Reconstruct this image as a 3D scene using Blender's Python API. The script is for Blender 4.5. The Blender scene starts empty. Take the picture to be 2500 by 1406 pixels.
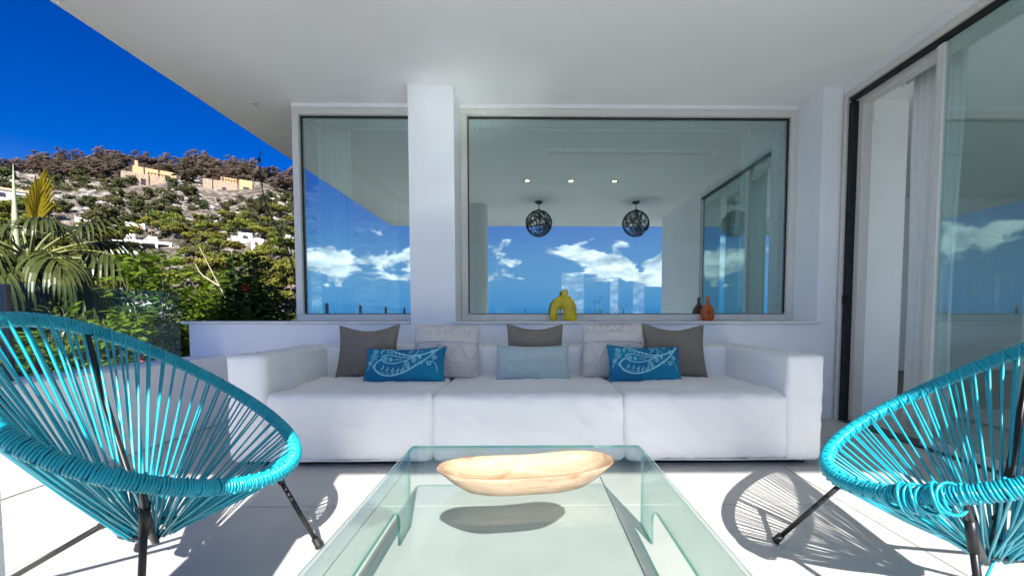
import bpy, bmesh, math, random
import numpy as np
from mathutils import Vector, Matrix, noise as mnoise
R = math.radians
PI = math.pi
SC = bpy.context.scene
COL = SC.collection
random.seed(7)
rng = np.random.default_rng(7)

# ------------------------------------------------------------------ camera
cam_d = bpy.data.cameras.new('camera')
cam = bpy.data.objects.new('camera', cam_d)
COL.objects.link(cam)
cam.location = (0, 0, .86)
cam.rotation_euler = (R(90 - 2.8), 0, R(-.7))
cam_d.sensor_width = 36
cam_d.lens = 15.12
cam_d.shift_x = -.02
cam_d.shift_y = .0472
cam_d.clip_start = .05
cam_d.clip_end = 40000
SC.camera = cam

# ------------------------------------------------------------------ sky, sun, exposure
SUNV = Vector((.25, -1.30, 1.0)).normalized()          # from the terrace towards the sun
world = bpy.data.worlds.new('World')
SC.world = world
world.use_nodes = True


def build_world():
    nt = world.node_tree
    nt.nodes.clear()
    N = nt.nodes.new
    L = nt.links.new
    out = N('ShaderNodeOutputWorld')
    bg = N('ShaderNodeBackground')
    sky = N('ShaderNodeTexSky')
    sky.sky_type = 'NISHITA'
    sky.sun_disc = False
    sky.sun_elevation = math.asin(SUNV.z)
    sky.sun_rotation = math.atan2(SUNV.x, SUNV.y)
    sky.air_density = 1.0
    sky.dust_density = .25
    sky.ozone_density = 4.0
    hs = N('ShaderNodeHueSaturation')
    hs.inputs['Hue'].default_value = .530
    hs.inputs['Saturation'].default_value = 1.5
    hs.inputs['Value'].default_value = .41
    L(sky.outputs[0], hs.inputs['Color'])
    # low cumulus bank all round the horizon: the direction is projected on a cloud layer
    tc = N('ShaderNodeTexCoord')
    sep = N('ShaderNodeSeparateXYZ')
    L(tc.outputs['Generated'], sep.inputs[0])

    def m(op, a, b=None, c=None):
        n = N('ShaderNodeMath')
        n.operation = op
        for i, v in enumerate((a, b, c)):
            if v is None:
                continue
            if isinstance(v, (int, float)):
                n.inputs[i].default_value = v
            else:
                L(v, n.inputs[i])
        return n.outputs[0]
    sc = N('ShaderNodeVectorMath')
    sc.operation = 'MULTIPLY'
    L(tc.outputs['Generated'], sc.inputs[0])
    sc.inputs[1].default_value = (7.0, 7.0, 14.0)
    no = N('ShaderNodeTexNoise')
    no.inputs['Scale'].default_value = 1.0
    no.inputs['Detail'].default_value = 9
    no.inputs['Roughness'].default_value = .56
    no.inputs['Distortion'].default_value = .25
    off = N('ShaderNodeVectorMath')
    off.operation = 'ADD'
    L(sc.outputs[0], off.inputs[0])
    off.inputs[1].default_value = (3.1, 1.7, .4)
    L(off.outputs[0], no.inputs['Vector'])
    z = sep.outputs['Z']
    band = N('ShaderNodeMapRange')
    band.interpolation_type = 'SMOOTHERSTEP'
    band.inputs[1].default_value = .02
    band.inputs[2].default_value = .10
    L(z, band.inputs[0])
    band2 = N('ShaderNodeMapRange')
    band2.interpolation_type = 'SMOOTHERSTEP'
    band2.inputs[1].default_value = .24
    band2.inputs[2].default_value = .12
    L(z, band2.inputs[0])
    env = m('MULTIPLY', band.outputs[0], band2.outputs[0])
    thr = m('ADD', m('MULTIPLY', env, .27), no.outputs['Fac'])
    cm = N('ShaderNodeMapRange')
    cm.interpolation_type = 'SMOOTHSTEP'
    cm.inputs[1].default_value = .745
    cm.inputs[2].default_value = .80
    L(thr, cm.inputs[0])
    # shading inside the clouds comes from a second, finer noise
    no2 = N('ShaderNodeTexNoise')
    no2.inputs['Scale'].default_value = 3.2
    no2.inputs['Detail'].default_value = 6
    L(off.outputs[0], no2.inputs['Vector'])
    cr = N('ShaderNodeValToRGB')
    cr.color_ramp.elements[0].position = .35
    cr.color_ramp.elements[0].color = (2.6, 3.3, 4.6, 1)
    cr.color_ramp.elements[1].position = .62
    cr.color_ramp.elements[1].color = (8.0, 8.3, 8.8, 1)
    L(no2.outputs['Fac'], cr.inputs[0])
    # pale sea haze close to the horizon
    hz = N('ShaderNodeMapRange')
    hz.interpolation_type = 'SMOOTHSTEP'
    hz.inputs[1].default_value = .25
    hz.inputs[2].default_value = .0
    L(z, hz.inputs[0])
    hmix = N('ShaderNodeMixRGB')
    L(hz.outputs[0], hmix.inputs[0])
    L(hs.outputs[0], hmix.inputs[1])
    hmix.inputs[2].default_value = (.45, 1.85, 4.2, 1)
    mix = N('ShaderNodeMixRGB')
    L(cm.outputs[0], mix.inputs[0])
    L(hmix.outputs[0], mix.inputs[1])
    L(cr.outputs[0], mix.inputs[2])
    L(mix.outputs[0], bg.inputs[0])
    bg.inputs[1].default_value = .10
    L(bg.outputs[0], out.inputs[0])


build_world()
sun_d = bpy.data.lights.new('sun', 'SUN')
sun_d.energy = 3.9
sun_d.angle = R(.53)
sun_d.color = (1.0, .955, .90)
sun = bpy.data.objects.new('sun', sun_d)
COL.objects.link(sun)
sun.rotation_euler = (-SUNV).to_track_quat('-Z', 'Y').to_euler()
sun.location = SUNV * 60
vs = SC.view_settings
vs.view_transform = 'Standard'
vs.look = 'None'
vs.exposure = 1.6
vs.gamma = 1
vs.use_curve_mapping = False
cy = SC.cycles
cy.use_denoising = True
cy.max_bounces = 12
cy.diffuse_bounces = 6
cy.glossy_bounces = 6
cy.transmission_bounces = 6
cy.transparent_max_bounces = 24
cy.caustics_reflective = True
cy.blur_glossy = 0.0
cy.caustics_refractive = False
cy.sample_clamp_indirect = 120

# ------------------------------------------------------------------ materials
MATS = {}


def mat(name, col, rough=.6, var=.08, scale=6., bump=0., bscale=60., spec=.4, metal=0., rnd=0., coord='Object',
        stretch=(1, 1, 1), trans=0., coat=0., col2=None, detail=4):
    if name in MATS:
        return MATS[name]
    m = bpy.data.materials.new(name)
    m.use_nodes = True
    nt = m.node_tree
    N = nt.nodes.new
    L = nt.links.new
    b = nt.nodes['Principled BSDF']
    b.inputs['Roughness'].default_value = rough
    b.inputs['Metallic'].default_value = metal
    b.inputs['Specular IOR Level'].default_value = spec
    b.inputs['Coat Weight'].default_value = coat
    tc = N('ShaderNodeTexCoord')
    mp = N('ShaderNodeMapping')
    mp.inputs['Scale'].default_value = stretch
    L(tc.outputs[coord], mp.inputs[0])
    no = N('ShaderNodeTexNoise')
    no.inputs['Scale'].default_value = scale
    no.inputs['Detail'].default_value = detail
    L(mp.outputs[0], no.inputs['Vector'])
    ramp = N('ShaderNodeValToRGB')
    a = [max(0, c * (1 - var)) for c in col[:3]] + [1]
    z = [min(1, c * (1 + var)) for c in col[:3]] + [1]
    if col2:
        z = list(col2[:3]) + [1]
        a = list(col[:3]) + [1]
    ramp.color_ramp.elements[0].position = .3
    ramp.color_ramp.elements[1].position = .7
    ramp.color_ramp.elements[0].color = a
    ramp.color_ramp.elements[1].color = z
    L(no.outputs['Fac'], ramp.inputs[0])
    c = ramp.outputs[0]
    if rnd:
        oi = N('ShaderNodeObjectInfo')
        hs = N('ShaderNodeHueSaturation')
        mr = N('ShaderNodeMapRange')
        mr.inputs[3].default_value = .5 - rnd * .06
        mr.inputs[4].default_value = .5 + rnd * .06
        L(oi.outputs['Random'], mr.inputs[0])
        L(mr.outputs[0], hs.inputs['Hue'])
        mv = N('ShaderNodeMapRange')
        mv.inputs[3].default_value = 1 - rnd * .45
        mv.inputs[4].default_value = 1 + rnd * .45
        w = N('ShaderNodeMath')
        w.operation = 'FRACT'
        w2 = N('ShaderNodeMath')
        w2.operation = 'MULTIPLY'
        w2.inputs[1].default_value = 7.31
        L(oi.outputs['Random'], w2.inputs[0])
        L(w2.outputs[0], w.inputs[0])
        L(w.outputs[0], mv.inputs[0])
        L(mv.outputs[0], hs.inputs['Value'])
        L(c, hs.inputs['Color'])
        c = hs.outputs[0]
    L(c, b.inputs['Base Color'])
    if bump:
        n2 = N('ShaderNodeTexNoise')
        n2.inputs['Scale'].default_value = bscale
        n2.inputs['Detail'].default_value = 5
        L(mp.outputs[0], n2.inputs['Vector'])
        bp = N('ShaderNodeBump')
        bp.inputs['Strength'].default_value = bump
        bp.inputs['Distance'].default_value = .01
        L(n2.outputs['Fac'], bp.inputs['Height'])
        L(bp.outputs[0], b.inputs['Normal'])
    if trans:
        tr = N('ShaderNodeBsdfTranslucent')
        L(c, tr.inputs[0])
        mx = N('ShaderNodeMixShader')
        mx.inputs[0].default_value = trans
        L(b.outputs[0], mx.inputs[1])
        L(tr.outputs[0], mx.inputs[2])
        L(mx.outputs[0], nt.nodes['Material Output'].inputs[0])
    MATS[name] = m
    return m


def glass(name, tint, r0, rough=0.0):
    """clear sheet glass: tinted pass-through plus a mirror share that grows at grazing angles"""
    m = bpy.data.materials.new(name)
    m.use_nodes = True
    nt = m.node_tree
    nt.nodes.clear()
    N = nt.nodes.new
    L = nt.links.new
    out = N('ShaderNodeOutputMaterial')
    tr = N('ShaderNodeBsdfTransparent')
    tr.inputs[0].default_value = (*tint, 1)
    gl = N('ShaderNodeBsdfGlossy')
    gl.inputs[0].default_value = (.86, 1.0, 1.0, 1)
    gl.inputs[1].default_value = rough
    lw = N('ShaderNodeLayerWeight')
    lw.inputs[0].default_value = .5
    p = N('ShaderNodeMath')
    p.operation = 'POWER'
    p.inputs[1].default_value = 4.5
    L(lw.outputs['Facing'], p.inputs[0])
    ma = N('ShaderNodeMath')
    ma.operation = 'MULTIPLY_ADD'
    ma.inputs[1].default_value = 1 - r0
    ma.inputs[2].default_value = r0
    L(p.outputs[0], ma.inputs[0])
    mx = N('ShaderNodeMixShader')
    L(ma.outputs[0], mx.inputs[0])
    L(tr.outputs[0], mx.inputs[1])
    L(gl.outputs[0], mx.inputs[2])
    L(mx.outputs[0], out.inputs[0])
    MATS[name] = m
    return m


def emit(name, col, s):
    m = bpy.data.materials.new(name)
    m.use_nodes = True
    nt = m.node_tree
    b = nt.nodes['Principled BSDF']
    b.inputs['Base Color'].default_value = (*col, 1)
    b.inputs['Emission Color'].default_value = (*col, 1)
    b.inputs['Emission Strength'].default_value = s
    return m


PLASTER = mat('plaster', (.84, .845, .85), .85, .025, 2.5, .10, 140)
CEIL = mat('ceiling_plaster', (.84, .84, .84), .9, .03, 1.2, .08, 120)
INTWALL = mat('interior_plaster', (.82, .82, .81), .85, .03, 2)
STONE_SILL = mat('pale_stone', (.74, .72, .70), .55, .05, 9, .05, 80)
ALU = mat('champagne_aluminium', (.68, .65, .60), .42, .03, 30, spec=.5, metal=.1)
BLACKRUB = mat('black_rubber', (.012, .012, .013), .6, .2, 20)
TILE = mat('porcelain_tile', (.51, .50, .475), .42, .08, 3, .06, 90, detail=10, rnd=.09)
GROUT = mat('grout', (.25, .245, .24), .9)
PANE = glass('window_glass', (.78, .87, .86), .33)
PANE_SIDE = glass('door_glass', (.80, .90, .88), .17)
RAILG = glass('railing_glass', (.88, .945, .955), .025)
TABG = glass('table_glass', (.885, .925, .915), .04, .11)
TABEDGE = glass('glass_cut_edge', (.10, .52, .42), .16)
CURTAIN = mat('curtain_linen', (.90, .90, .88), .9, .03, 20, trans=.18)
COVER = mat('white_slipcover', (.86, .86, .845), .88, .02, 3, .22, 420)
TEAL = mat('teal_plastic_cord', (.004, .335, .43), .33, .10, 9, spec=.5, coat=.15)
BLACKMET = mat('black_painted_steel', (.012, .012, .014), .38, .15, 25)
DARKM = mat('dark_metal', (.05, .05, .055), .45, .15, 25)
DARKGAP = mat('dark_plinth', (.02, .02, .022), .8)


# ------------------------------------------------------------------ mesh helpers
class MB:
    """collects faces of ONE object"""

    def __init__(s):
        s.v = []
        s.f = []
        s.mi = []
        s.sm = []

    def add(s, v, f, mi=0, smooth=False):
        o = len(s.v)
        s.v += [tuple(p) for p in v]
        s.f += [tuple(i + o for i in q) for q in f]
        s.mi += [mi] * len(f)
        s.sm += [smooth] * len(f)
        return s

    def box(s, x0, x1, y0, y1, z0, z1, mi=0):
        v = [(x0, y0, z0), (x1, y0, z0), (x1, y1, z0), (x0, y1, z0), (x0, y0, z1), (x1, y0, z1), (x1, y1, z1), (x0, y1, z1)]
        f = [(0, 3, 2, 1), (4, 5, 6, 7), (0, 1, 5, 4), (1, 2, 6, 5), (2, 3, 7, 6), (3, 0, 4, 7)]
        return s.add(v, f, mi)

    def tube(s, pts, r, n=8, closed=False, caps=True, mi=0):
        P = [Vector(p) for p in pts]
        k = len(P)
        rs = r if hasattr(r, '__len__') else [r] * k
        vs, fs = [], []
        up = None
        for i in range(k):
            if closed:
                t = P[(i + 1) % k] - P[i - 1]
            else:
                t = P[min(i + 1, k - 1)] - P[max(i - 1, 0)]
            t.normalize()
            if up is None:
                up = t.orthogonal().normalized()
            else:
                up = (up - t * up.dot(t))
                up = up.normalized() if up.length > 1e-6 else t.orthogonal().normalized()
            b = t.cross(up)
            for j in range(n):
                a = 2 * PI * j / n
                vs.append(P[i] + (up * math.cos(a) + b * math.sin(a)) * rs[i])
        for i in range(k if closed else k - 1):
            i2 = (i + 1) % k
            for j in range(n):
                fs.append((i * n + j, i * n + (j + 1) % n, i2 * n + (j + 1) % n, i2 * n + j))
        if caps and not closed:
            fs.append(tuple(range(n - 1, -1, -1)))
            fs.append(tuple((k - 1) * n + j for j in range(n)))
        return s.add(vs, fs, mi, True)

    def lathe(s, prof, n=24, c=(0, 0, 0), mi=0):
        vs, fs = [], []
        k = len(prof)
        for (r, z) in prof:
            for j in range(n):
                a = 2 * PI * j / n
                vs.append((c[0] + r * math.cos(a), c[1] + r * math.sin(a), c[2] + z))
        for i in range(k - 1):
            for j in range(n):
                fs.append((i * n + j, i * n + (j + 1) % n, (i + 1) * n + (j + 1) % n, (i + 1) * n + j))
        fs.append(tuple(range(n - 1, -1, -1)))
        fs.append(tuple((k - 1) * n + j for j in range(n)))
        return s.add(vs, fs, mi, True)

    def mesh(s, name, mats):
        me = bpy.data.meshes.new(name)
        me.from_pydata(s.v, [], s.f)
        for m in (mats if isinstance(mats, (list, tuple)) else [mats]):
            me.materials.append(m)
        me.polygons.foreach_set('material_index', s.mi)
        me.polygons.foreach_set('use_smooth', s.sm)
        me.update()
        return me

    def build(s, name, mats, parent=None, sharp=None):
        me = s.mesh(name, mats)
        if sharp:
            me.set_sharp_from_angle(angle=R(sharp))
        return link(name, me, parent)


def link(name, me, parent=None, loc=None):
    o = bpy.data.objects.new(name, me)
    COL.objects.link(o)
    if parent is not None:
        o.parent = parent
    if loc is not None:
        o.location = loc
    return o


def np_mesh(name, verts, faces, mats, mi=None, smooth=False):
    """fast mesh from arrays, all faces of one arity"""
    verts = np.asarray(verts, np.float32)
    faces = np.asarray(faces, np.int32)
    me = bpy.data.meshes.new(name)
    n, k = faces.shape
    me.vertices.add(len(verts))
    me.vertices.foreach_set('co', verts.ravel())
    me.loops.add(n * k)
    me.loops.foreach_set('vertex_index', faces.ravel())
    me.polygons.add(n)
    me.polygons.foreach_set('loop_start', np.arange(0, n * k, k, dtype=np.int32))
    me.polygons.foreach_set('loop_total', np.full(n, k, np.int32))
    for m in (mats if isinstance(mats, (list, tuple)) else [mats]):
        me.materials.append(m)
    if mi is not None:
        me.polygons.foreach_set('material_index', np.asarray(mi, np.int32))
    if smooth:
        me.polygons.foreach_set('use_smooth', np.ones(n, bool))
    me.update(calc_edges=True)
    me.validate()
    return me


def empty(name, loc=(0, 0, 0), rz=0, label=None, cat=None, group=None, kind=None):
    o = bpy.data.objects.new(name, None)
    o.empty_display_size = .1
    COL.objects.link(o)
    o.location = loc
    o.rotation_euler = (0, 0, rz)
    return tag(o, label, cat, group, kind)


def tag(o, label=None, cat=None, group=None, kind=None):
    if label:
        o['label'] = label
    if cat:
        o['category'] = cat
    if group:
        o['group'] = group
    if kind:
        o['kind'] = kind
    return o


def box(name, x0, x1, y0, y1, z0, z1, m, parent=None):
    return MB().box(x0, x1, y0, y1, z0, z1).build(name, m, parent)


def bevel(o, w=.004, seg=2):
    b = o.modifiers.new('bevel', 'BEVEL')
    b.width = w
    b.segments = seg
    b.limit_method = 'ANGLE'
    return o


def spline(pts, n=8, closed=False):
    P = [Vector(p) for p in pts]
    k = len(P)
    out = []
    rngi = range(k if closed else k - 1)
    for i in rngi:
        if closed:
            p0, p1, p2, p3 = P[i - 1], P[i], P[(i + 1) % k], P[(i + 2) % k]
        else:
            p0, p1, p2, p3 = P[max(i - 1, 0)], P[i], P[i + 1], P[min(i + 2, k - 1)]
        for j in range(n):
            t = j / n
            out.append(.5 * ((2 * p1) + (p2 - p0) * t + (2 * p0 - 5 * p1 + 4 * p2 - p3) * t * t + (3 * p1 - p0 - 3 * p2 + p3) * t ** 3))
    if not closed:
        out.append(P[-1])
    return out


def soft_box(name, x0, x1, y0, y1, z0, z1, r, step, m, parent, amp=.003, seed=0., puff=0., fold=None):
    """a stuffed, rounded block: box grid pushed to a rounded shape, with creases of the cloth"""
    lo = Vector((x0, y0, z0))
    hi = Vector((x1, y1, z1))
    dim = hi - lo
    mb = bmesh.new()
    cache = {}

    def vert(p):
        key = tuple(round(c, 5) for c in p)
        if key in cache:
            return cache[key]
        q = Vector(p)
        inner = Vector([min(max(q[i], lo[i] + r), hi[i] - r) for i in range(3)])
        d = q - inner
        nrm = d.normalized() if d.length > 1e-9 else Vector((0, 0, 1))
        s = inner + nrm * r
        n1 = mnoise.noise(Vector((q.x * 3.1 + seed, q.y * 3.3, q.z * 2.3)))
        n2 = mnoise.noise(Vector((q.x * 14 + seed, q.y * 5, q.z * 9 + seed)))
        n2 = 1 - abs(n2) * 2
        n3 = mnoise.noise(Vector((q.x * 26 + seed, q.y * 22, q.z * 7)))
        n4 = 1 - 2 * abs(mnoise.noise(Vector((q.x * 6 + q.z * 5 + seed * 2, q.y * 7 - q.z * 3, q.z * 5))))
        off = amp * (n1 * 1.5 + .5 * n2 + .22 * n3 + .7 * max(0, n4) ** 3)
        if puff:
            t = [((q[i] - lo[i]) / dim[i] * 2 - 1) for i in range(3)]
            if nrm.z > .7:
                off += puff * (1 - t[0] ** 2) * (1 - t[1] ** 2)
            if nrm.y < -.7:
                off += puff * .7 * (1 - t[0] ** 2) * (1 - t[2] ** 2)
        if fold:
            off += fold(q, nrm)
        s = s + nrm * off
        v = mb.verts.new(s)
        cache[key] = v
        return v
    ns = [max(3, int(round(dim[i] / step))) for i in range(3)]

    def lin(i):
        n = ns[i]
        inner = [lo[i] + r * .5, lo[i] + r]
        mid = [lo[i] + r + (dim[i] - 2 * r) * k / n for k in range(1, n)]
        return [lo[i], lo[i] + r * .35, lo[i] + r * .7, lo[i] + r] + mid + [hi[i] - r, hi[i] - r * .7, hi[i] - r * .35, hi[i]]
    ax = [lin(0), lin(1), lin(2)]
    for d in range(3):
        a, b = (d + 1) % 3, (d + 2) % 3
        for side in (0, 1):
            w = (lo, hi)[side][d]
            for i in range(len(ax[a]) - 1):
                for j in range(len(ax[b]) - 1):
                    q = []
                    for (ii, jj) in ((i, j), (i + 1, j), (i + 1, j + 1), (i, j + 1)):
                        p = [0, 0, 0]
                        p[d] = w
                        p[a] = ax[a][ii]
                        p[b] = ax[b][jj]
                        q.append(vert(p))
                    if not side:
                        q.reverse()
                    if len(set(q)) == 4:
                        fc = mb.faces.new(q)
                        fc.smooth = True
    me = bpy.data.meshes.new(name)
    mb.to_mesh(me)
    mb.free()
    me.materials.append(m)
    return link(name, me, parent)


# ================================================================== SETTING
# ---- terrain: terrace ground, valley, limestone hillside, slope to the sea behind
def sm(a, b, x):
    t = min(1., max(0., (x - a) / (b - a)))
    return t * t * (3 - 2 * t)


def H(X, Y):
    zr = 78 - 9 * sm(-165, -110, X) - 16 * sm(-235, -275, X)
    n = 1.6 * math.sin(X * .071 + 1.3) * math.sin(Y * .053 + .4) + .9 * math.sin(X * .17 + Y * .11) + .5 * math.sin(X * .31 - Y * .27 + 2)
    if Y < -8:
        z = -1.2 - 38 * sm(-8, -90, Y)
    elif Y < 8:
        z = -1.2
    elif Y < 50:
        z = -1.2 - 8.8 * sm(8, 50, Y)
    elif Y < 232:
        z = -10 + (zr + 10) * ((Y - 50) / 182)
    else:
        z = zr - (Y - 232) * .25
    return z + n * sm(40, 80, Y)


def build_terrain():
    xs = np.concatenate([np.arange(-460, -300, 10), np.arange(-300, -30, 2.5), np.arange(-30, 30, 3), np.arange(30, 400, 10)])
    ys = np.concatenate([np.arange(-130, 40, 5), np.arange(40, 250, 2.0), np.arange(250, 460, 10)])
    V = []
    for y in ys:
        for x in xs:
            z = H(x, y)
            if y > 60:
                a = sm(60, 100, y)
                z += a * (1.1 * mnoise.fractal((x * .09, y * .09, 0), 1, 2, 4) + .9 * sm(125, 150, y) * mnoise.ridged_multi_fractal((x * .16, y * .16, 3), .9, 2.1, 4, 1, 2) * .5)
            V.append((x, y, z))
    nx, ny = len(xs), len(ys)
    i = np.arange(nx - 1)[None, :] + nx * np.arange(ny - 1)[:, None]
    F = np.stack([i, i + 1, i + 1 + nx, i + nx], -1).reshape(-1, 4)
    m = bpy.data.materials.new('hillside_ground')
    m.use_nodes = True
    nt = m.node_tree
    N, L = nt.nodes.new, nt.links.new
    b = nt.nodes['Principled BSDF']
    b.inputs['Roughness'].default_value = .95
    tc = N('ShaderNodeTexCoord')
    n1 = N('ShaderNodeTexNoise')
    n1.inputs['Scale'].default_value = .16
    n1.inputs['Detail'].default_value = 8
    n1.inputs['Roughness'].default_value = .68
    L(tc.outputs['Object'], n1.inputs['Vector'])
    n1.inputs['Scale'].default_value = .34
    r = N('ShaderNodeValToRGB')
    e = r.color_ramp.elements
    e[0].position, e[0].color = .36, (.035, .033, .018, 1)
    e[1].position, e[1].color = .70, (.33, .31, .29, 1)
    x = e.new(.47)
    x.color = (.085, .066, .045, 1)
    x = e.new(.55)
    x.color = (.17, .145, .12, 1)
    L(n1.outputs['Fac'], r.inputs[0])
    L(r.outputs[0], b.inputs['Base Color'])
    n2 = N('ShaderNodeTexNoise')
    n2.inputs['Scale'].default_value = .6
    n2.inputs['Detail'].default_value = 7
    L(tc.outputs['Object'], n2.inputs['Vector'])
    bp = N('ShaderNodeBump')
    bp.inputs['Distance'].default_value = 1.2
    bp.inputs['Strength'].default_value = .9
    L(n2.outputs['Fac'], bp.inputs['Height'])
    L(bp.outputs[0], b.inputs['Normal'])
    o = link('terrain', np_mesh('terrain', V, F, m, smooth=True))
    tag(o, 'rocky limestone hillside rising behind the garden', 'hillside', kind='structure')


build_terrain()
SEA = mat('sea_water', (.01, .06, .12), .12, .2, .02, .25, .5)
mb = MB()
seg = 96
mb.add([(30000 * math.cos(2 * PI * k / seg), 30000 * math.sin(2 * PI * k / seg), -36) for k in range(seg)], [tuple(range(seg))])
tag(mb.build('sea', SEA), 'open blue sea below the villa', 'sea', kind='structure')

# ---- terrace floor with large porcelain tiles
XL, XR, YB, YW = -2.45, 2.56, -2.60, 3.53
fl = MB().box(-2.75, 8.5, -2.8, 11, -1.6, -.012).build('terrace_floor', GROUT)
tag(fl, 'pale large format tile floor of the terrace', 'floor', kind='structure')
xj = [XL, -1.743, -.677, .39, 1.457, XR]
xj_r = [XR + .02, 3.6, 4.66, 5.73, 6.8, 8.0]
yj = [YB, -1.29, -.223, .844, 1.911, 2.978, YW + .02]


def tile(x0, x1, y0, y1):
    g = .0024
    o = bevel(box('floor_tile', x0 + g, x1 - g, y0 + g, y1 - g, -.012, 0, TILE, fl), .0012, 1)
    return o


for i in range(len(xj) - 1):
    for j in range(len(yj) - 1):
        tile(xj[i], xj[i + 1], yj[j], yj[j + 1])
for y0, y1 in ((YB, -1.29), (-1.29, -.42)):
    tile(XR, 4.0, y0, y1)

# ---- the villa
HC = 2.70                       # terrace ceiling height
villa = empty('villa', (0, 0, 0), 0, 'white modern villa with overhanging terrace roof and large picture windows', 'house')


def vbox(name, *a, m=PLASTER):
    return box(name, *a, m, villa)


roof = vbox('roof_slab', -2.80, 8.5, -1.215, 11.0, HC, HC + .38, m=CEIL)
bevel(roof, .006, 2)
vbox('low_wall', -2.75, 2.394, YW, 3.84, 0, .788)
vbox('pillar', -.952, -.587, YW + .002, 4.02, .0, HC - .001)
vbox('corner_pier', 2.394, 2.70, YW + .004, 4.02, 0, HC - .001)
# round column beside the left chair
MB().lathe([(.17, 0), (.17, HC)], 48, (-.835, .46, 0)).build('column', PLASTER, villa, sharp=50)
# wall of the right wing, beyond the sliding door
vbox('wing_wall', XR, 2.86, -.40, 1.40, 0, HC - .001)
vbox('wing_end_wall', 2.862, 3.30, -.40, -.15, 0, HC - .001)
vbox('wing_end_wall', 7.60, 8.3, -.40, -.15, 0, HC - .001)
vbox('wing_end_lintel', 3.302, 7.598, -.40, -.15, 2.42, HC - .001)  # head of the opening added to let sun into the wing
vbox('door_header', XR, 2.72, 1.402, 3.532, 2.635, HC - .001)
# interior shell
vbox('interior_floor', -2.04, 8.3, 3.86, 10.8, -.010, .004, m=mat('room_dimming_boards', (.16, .12, .085), .45, .2, 4, stretch=(1, 8, 1)))  # floor colour made dark to dim the room behind the windows
vbox('wing_floor', 2.64, 8.3, -.14, 3.85, -.010, .003, m=TILE)
vbox('inner_ceiling', -2.0, 8.3, 4.03, 10.78, HC - .05, HC - .002, m=INTWALL)
vbox('inner_ceiling', 2.87, 8.3, -.14, 4.02, HC - .05, HC - .002, m=INTWALL)
vbox('inner_wall_stub', 2.702, 3.17, 3.62, 3.80, .004, HC - .052, m=INTWALL)
vbox('outer_wall', 8.302, 8.5, -.40, 10.99, 0, HC - .001)
# rear wall with tall openings
xs = [-2.05, .86, 1.44, 2.08, 2.32, 2.66, 2.98, 8.3]
for i in range(0, len(xs) - 1, 2):
    vbox('rear_wall', xs[i], xs[i + 1], 10.8, 10.98, .0, HC - .001)
for i in range(1, len(xs) - 2, 2):
    vbox('rear_lintel', xs[i], xs[i + 1], 10.802, 10.978, 1.95, HC - .001)
# inner partition with the doorway seen through the open sliding door
vbox('inner_partition', 3.9, 8.3, 6.6, 6.72, .004, HC - .052, m=INTWALL)
vbox('inner_partition', 3.17, 3.55, 6.6, 6.72, 2.08, HC - .052, m=INTWALL)


def frame(name, mb, parent, m=ALU):
    o = mb.build(name, m, parent)
    return bevel(o, .004, 2)


# big window: frame bars butt at the corners; frame stands in the recess
def window_y(label, x0, x1, z0, z1, y, w=.058, right_open=False):
    """fixed window in a plane y = const"""
    f = MB()
    f.box(x0, x1, y, y + .09, z1 - w, z1)
    f.box(x0, x1, y, y + .09, z0, z0 + w)
    f.box(x0, x0 + w, y + .002, y + .088, z0 + w, z1 - w)
    f.box(x1 - w, x1, y + .002, y + .088, z0 + w, z1 - w)
    o = f.build('window', ALU, villa)
    bevel(o, .004, 2)
    o['label'] = label
    g = MB().box(x0 + w - .008, x1 - w + .008, y + .05, y + .056, z0 + w - .008, z1 - w + .008).build('pane', PANE, o)
    s = MB()
    t = .012
    for (a, b, c, d) in ((x0 + w, x1 - w, z1 - w - t, z1 - w), (x0 + w, x1 - w, z0 + w, z0 + w + t * .6),
                         (x0 + w, x0 + w + t * .6, z0 + w + t, z1 - w - t), (x1 - w - t * .6, x1 - w, z0 + w + t, z1 - w - t)):
        s.box(a, b, y + .036, y + .049, c, d)
    s.build('gasket', BLACKRUB, o)
    return o


YG = 3.85
window_y('large picture window with champagne frame above the sofa', -.585, 2.392, .812, 2.664, YG)
window_y('narrower corner window left of the pillar', -2.05, -.954, .812, 2.664, YG)
vbox('window_head', -2.05, 2.392, YG + .003, YG + .09, 2.666, HC - .001)
# side window round the corner
f = MB()
for (y0, y1, z0, z1) in ((3.944, 7.0, 2.606, 2.664), (3.944, 7.0, .812, .87), (6.94, 7.0, .87, 2.606)):
    f.box(-2.05, -1.97, y0, y1, z0, z1)
o = f.build('window', ALU, villa)
o['label'] = 'side window round the house corner'
MB().box(-2.012, -2.006, 3.945, 6.94, .865, 2.61).build('pane', PANE, o)
vbox('side_wall', -2.05, -1.85, 7.0, 10.8, 0, HC - .001)
vbox('side_wall', -2.05, -1.85, 3.845, 6.998, 0, .810)
vbox('side_head', -2.05, -1.85, 3.945, 6.998, 2.666, HC - .001)
bevel(vbox('window_sill', -2.80, -.955, YW - .022, YG - .002, .790, .811, m=STONE_SILL), .003)
bevel(vbox('window_sill', -.622, 2.425, YW - .024, YG - .002, .790, .811, m=STONE_SILL), .003)

f = MB()  # unseen glazed opening, added so sunlight brightens the wing room
for (x0, x1, z0, z1) in ((3.302, 7.598, 2.36, 2.418), (3.302, 7.598, .004, .06), (3.302, 3.36, .061, 2.359), (5.42, 5.48, .061, 2.359), (7.54, 7.598, .061, 2.359)):
    f.box(x0, x1, -.31, -.24, z0, z1)
o = f.build('window', ALU, villa)
o['label'] = 'unseen window added to let sun into the right wing'
MB().box(3.355, 7.545, -.278, -.272, .055, 2.365).build('pane', RAILG, o)

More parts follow.
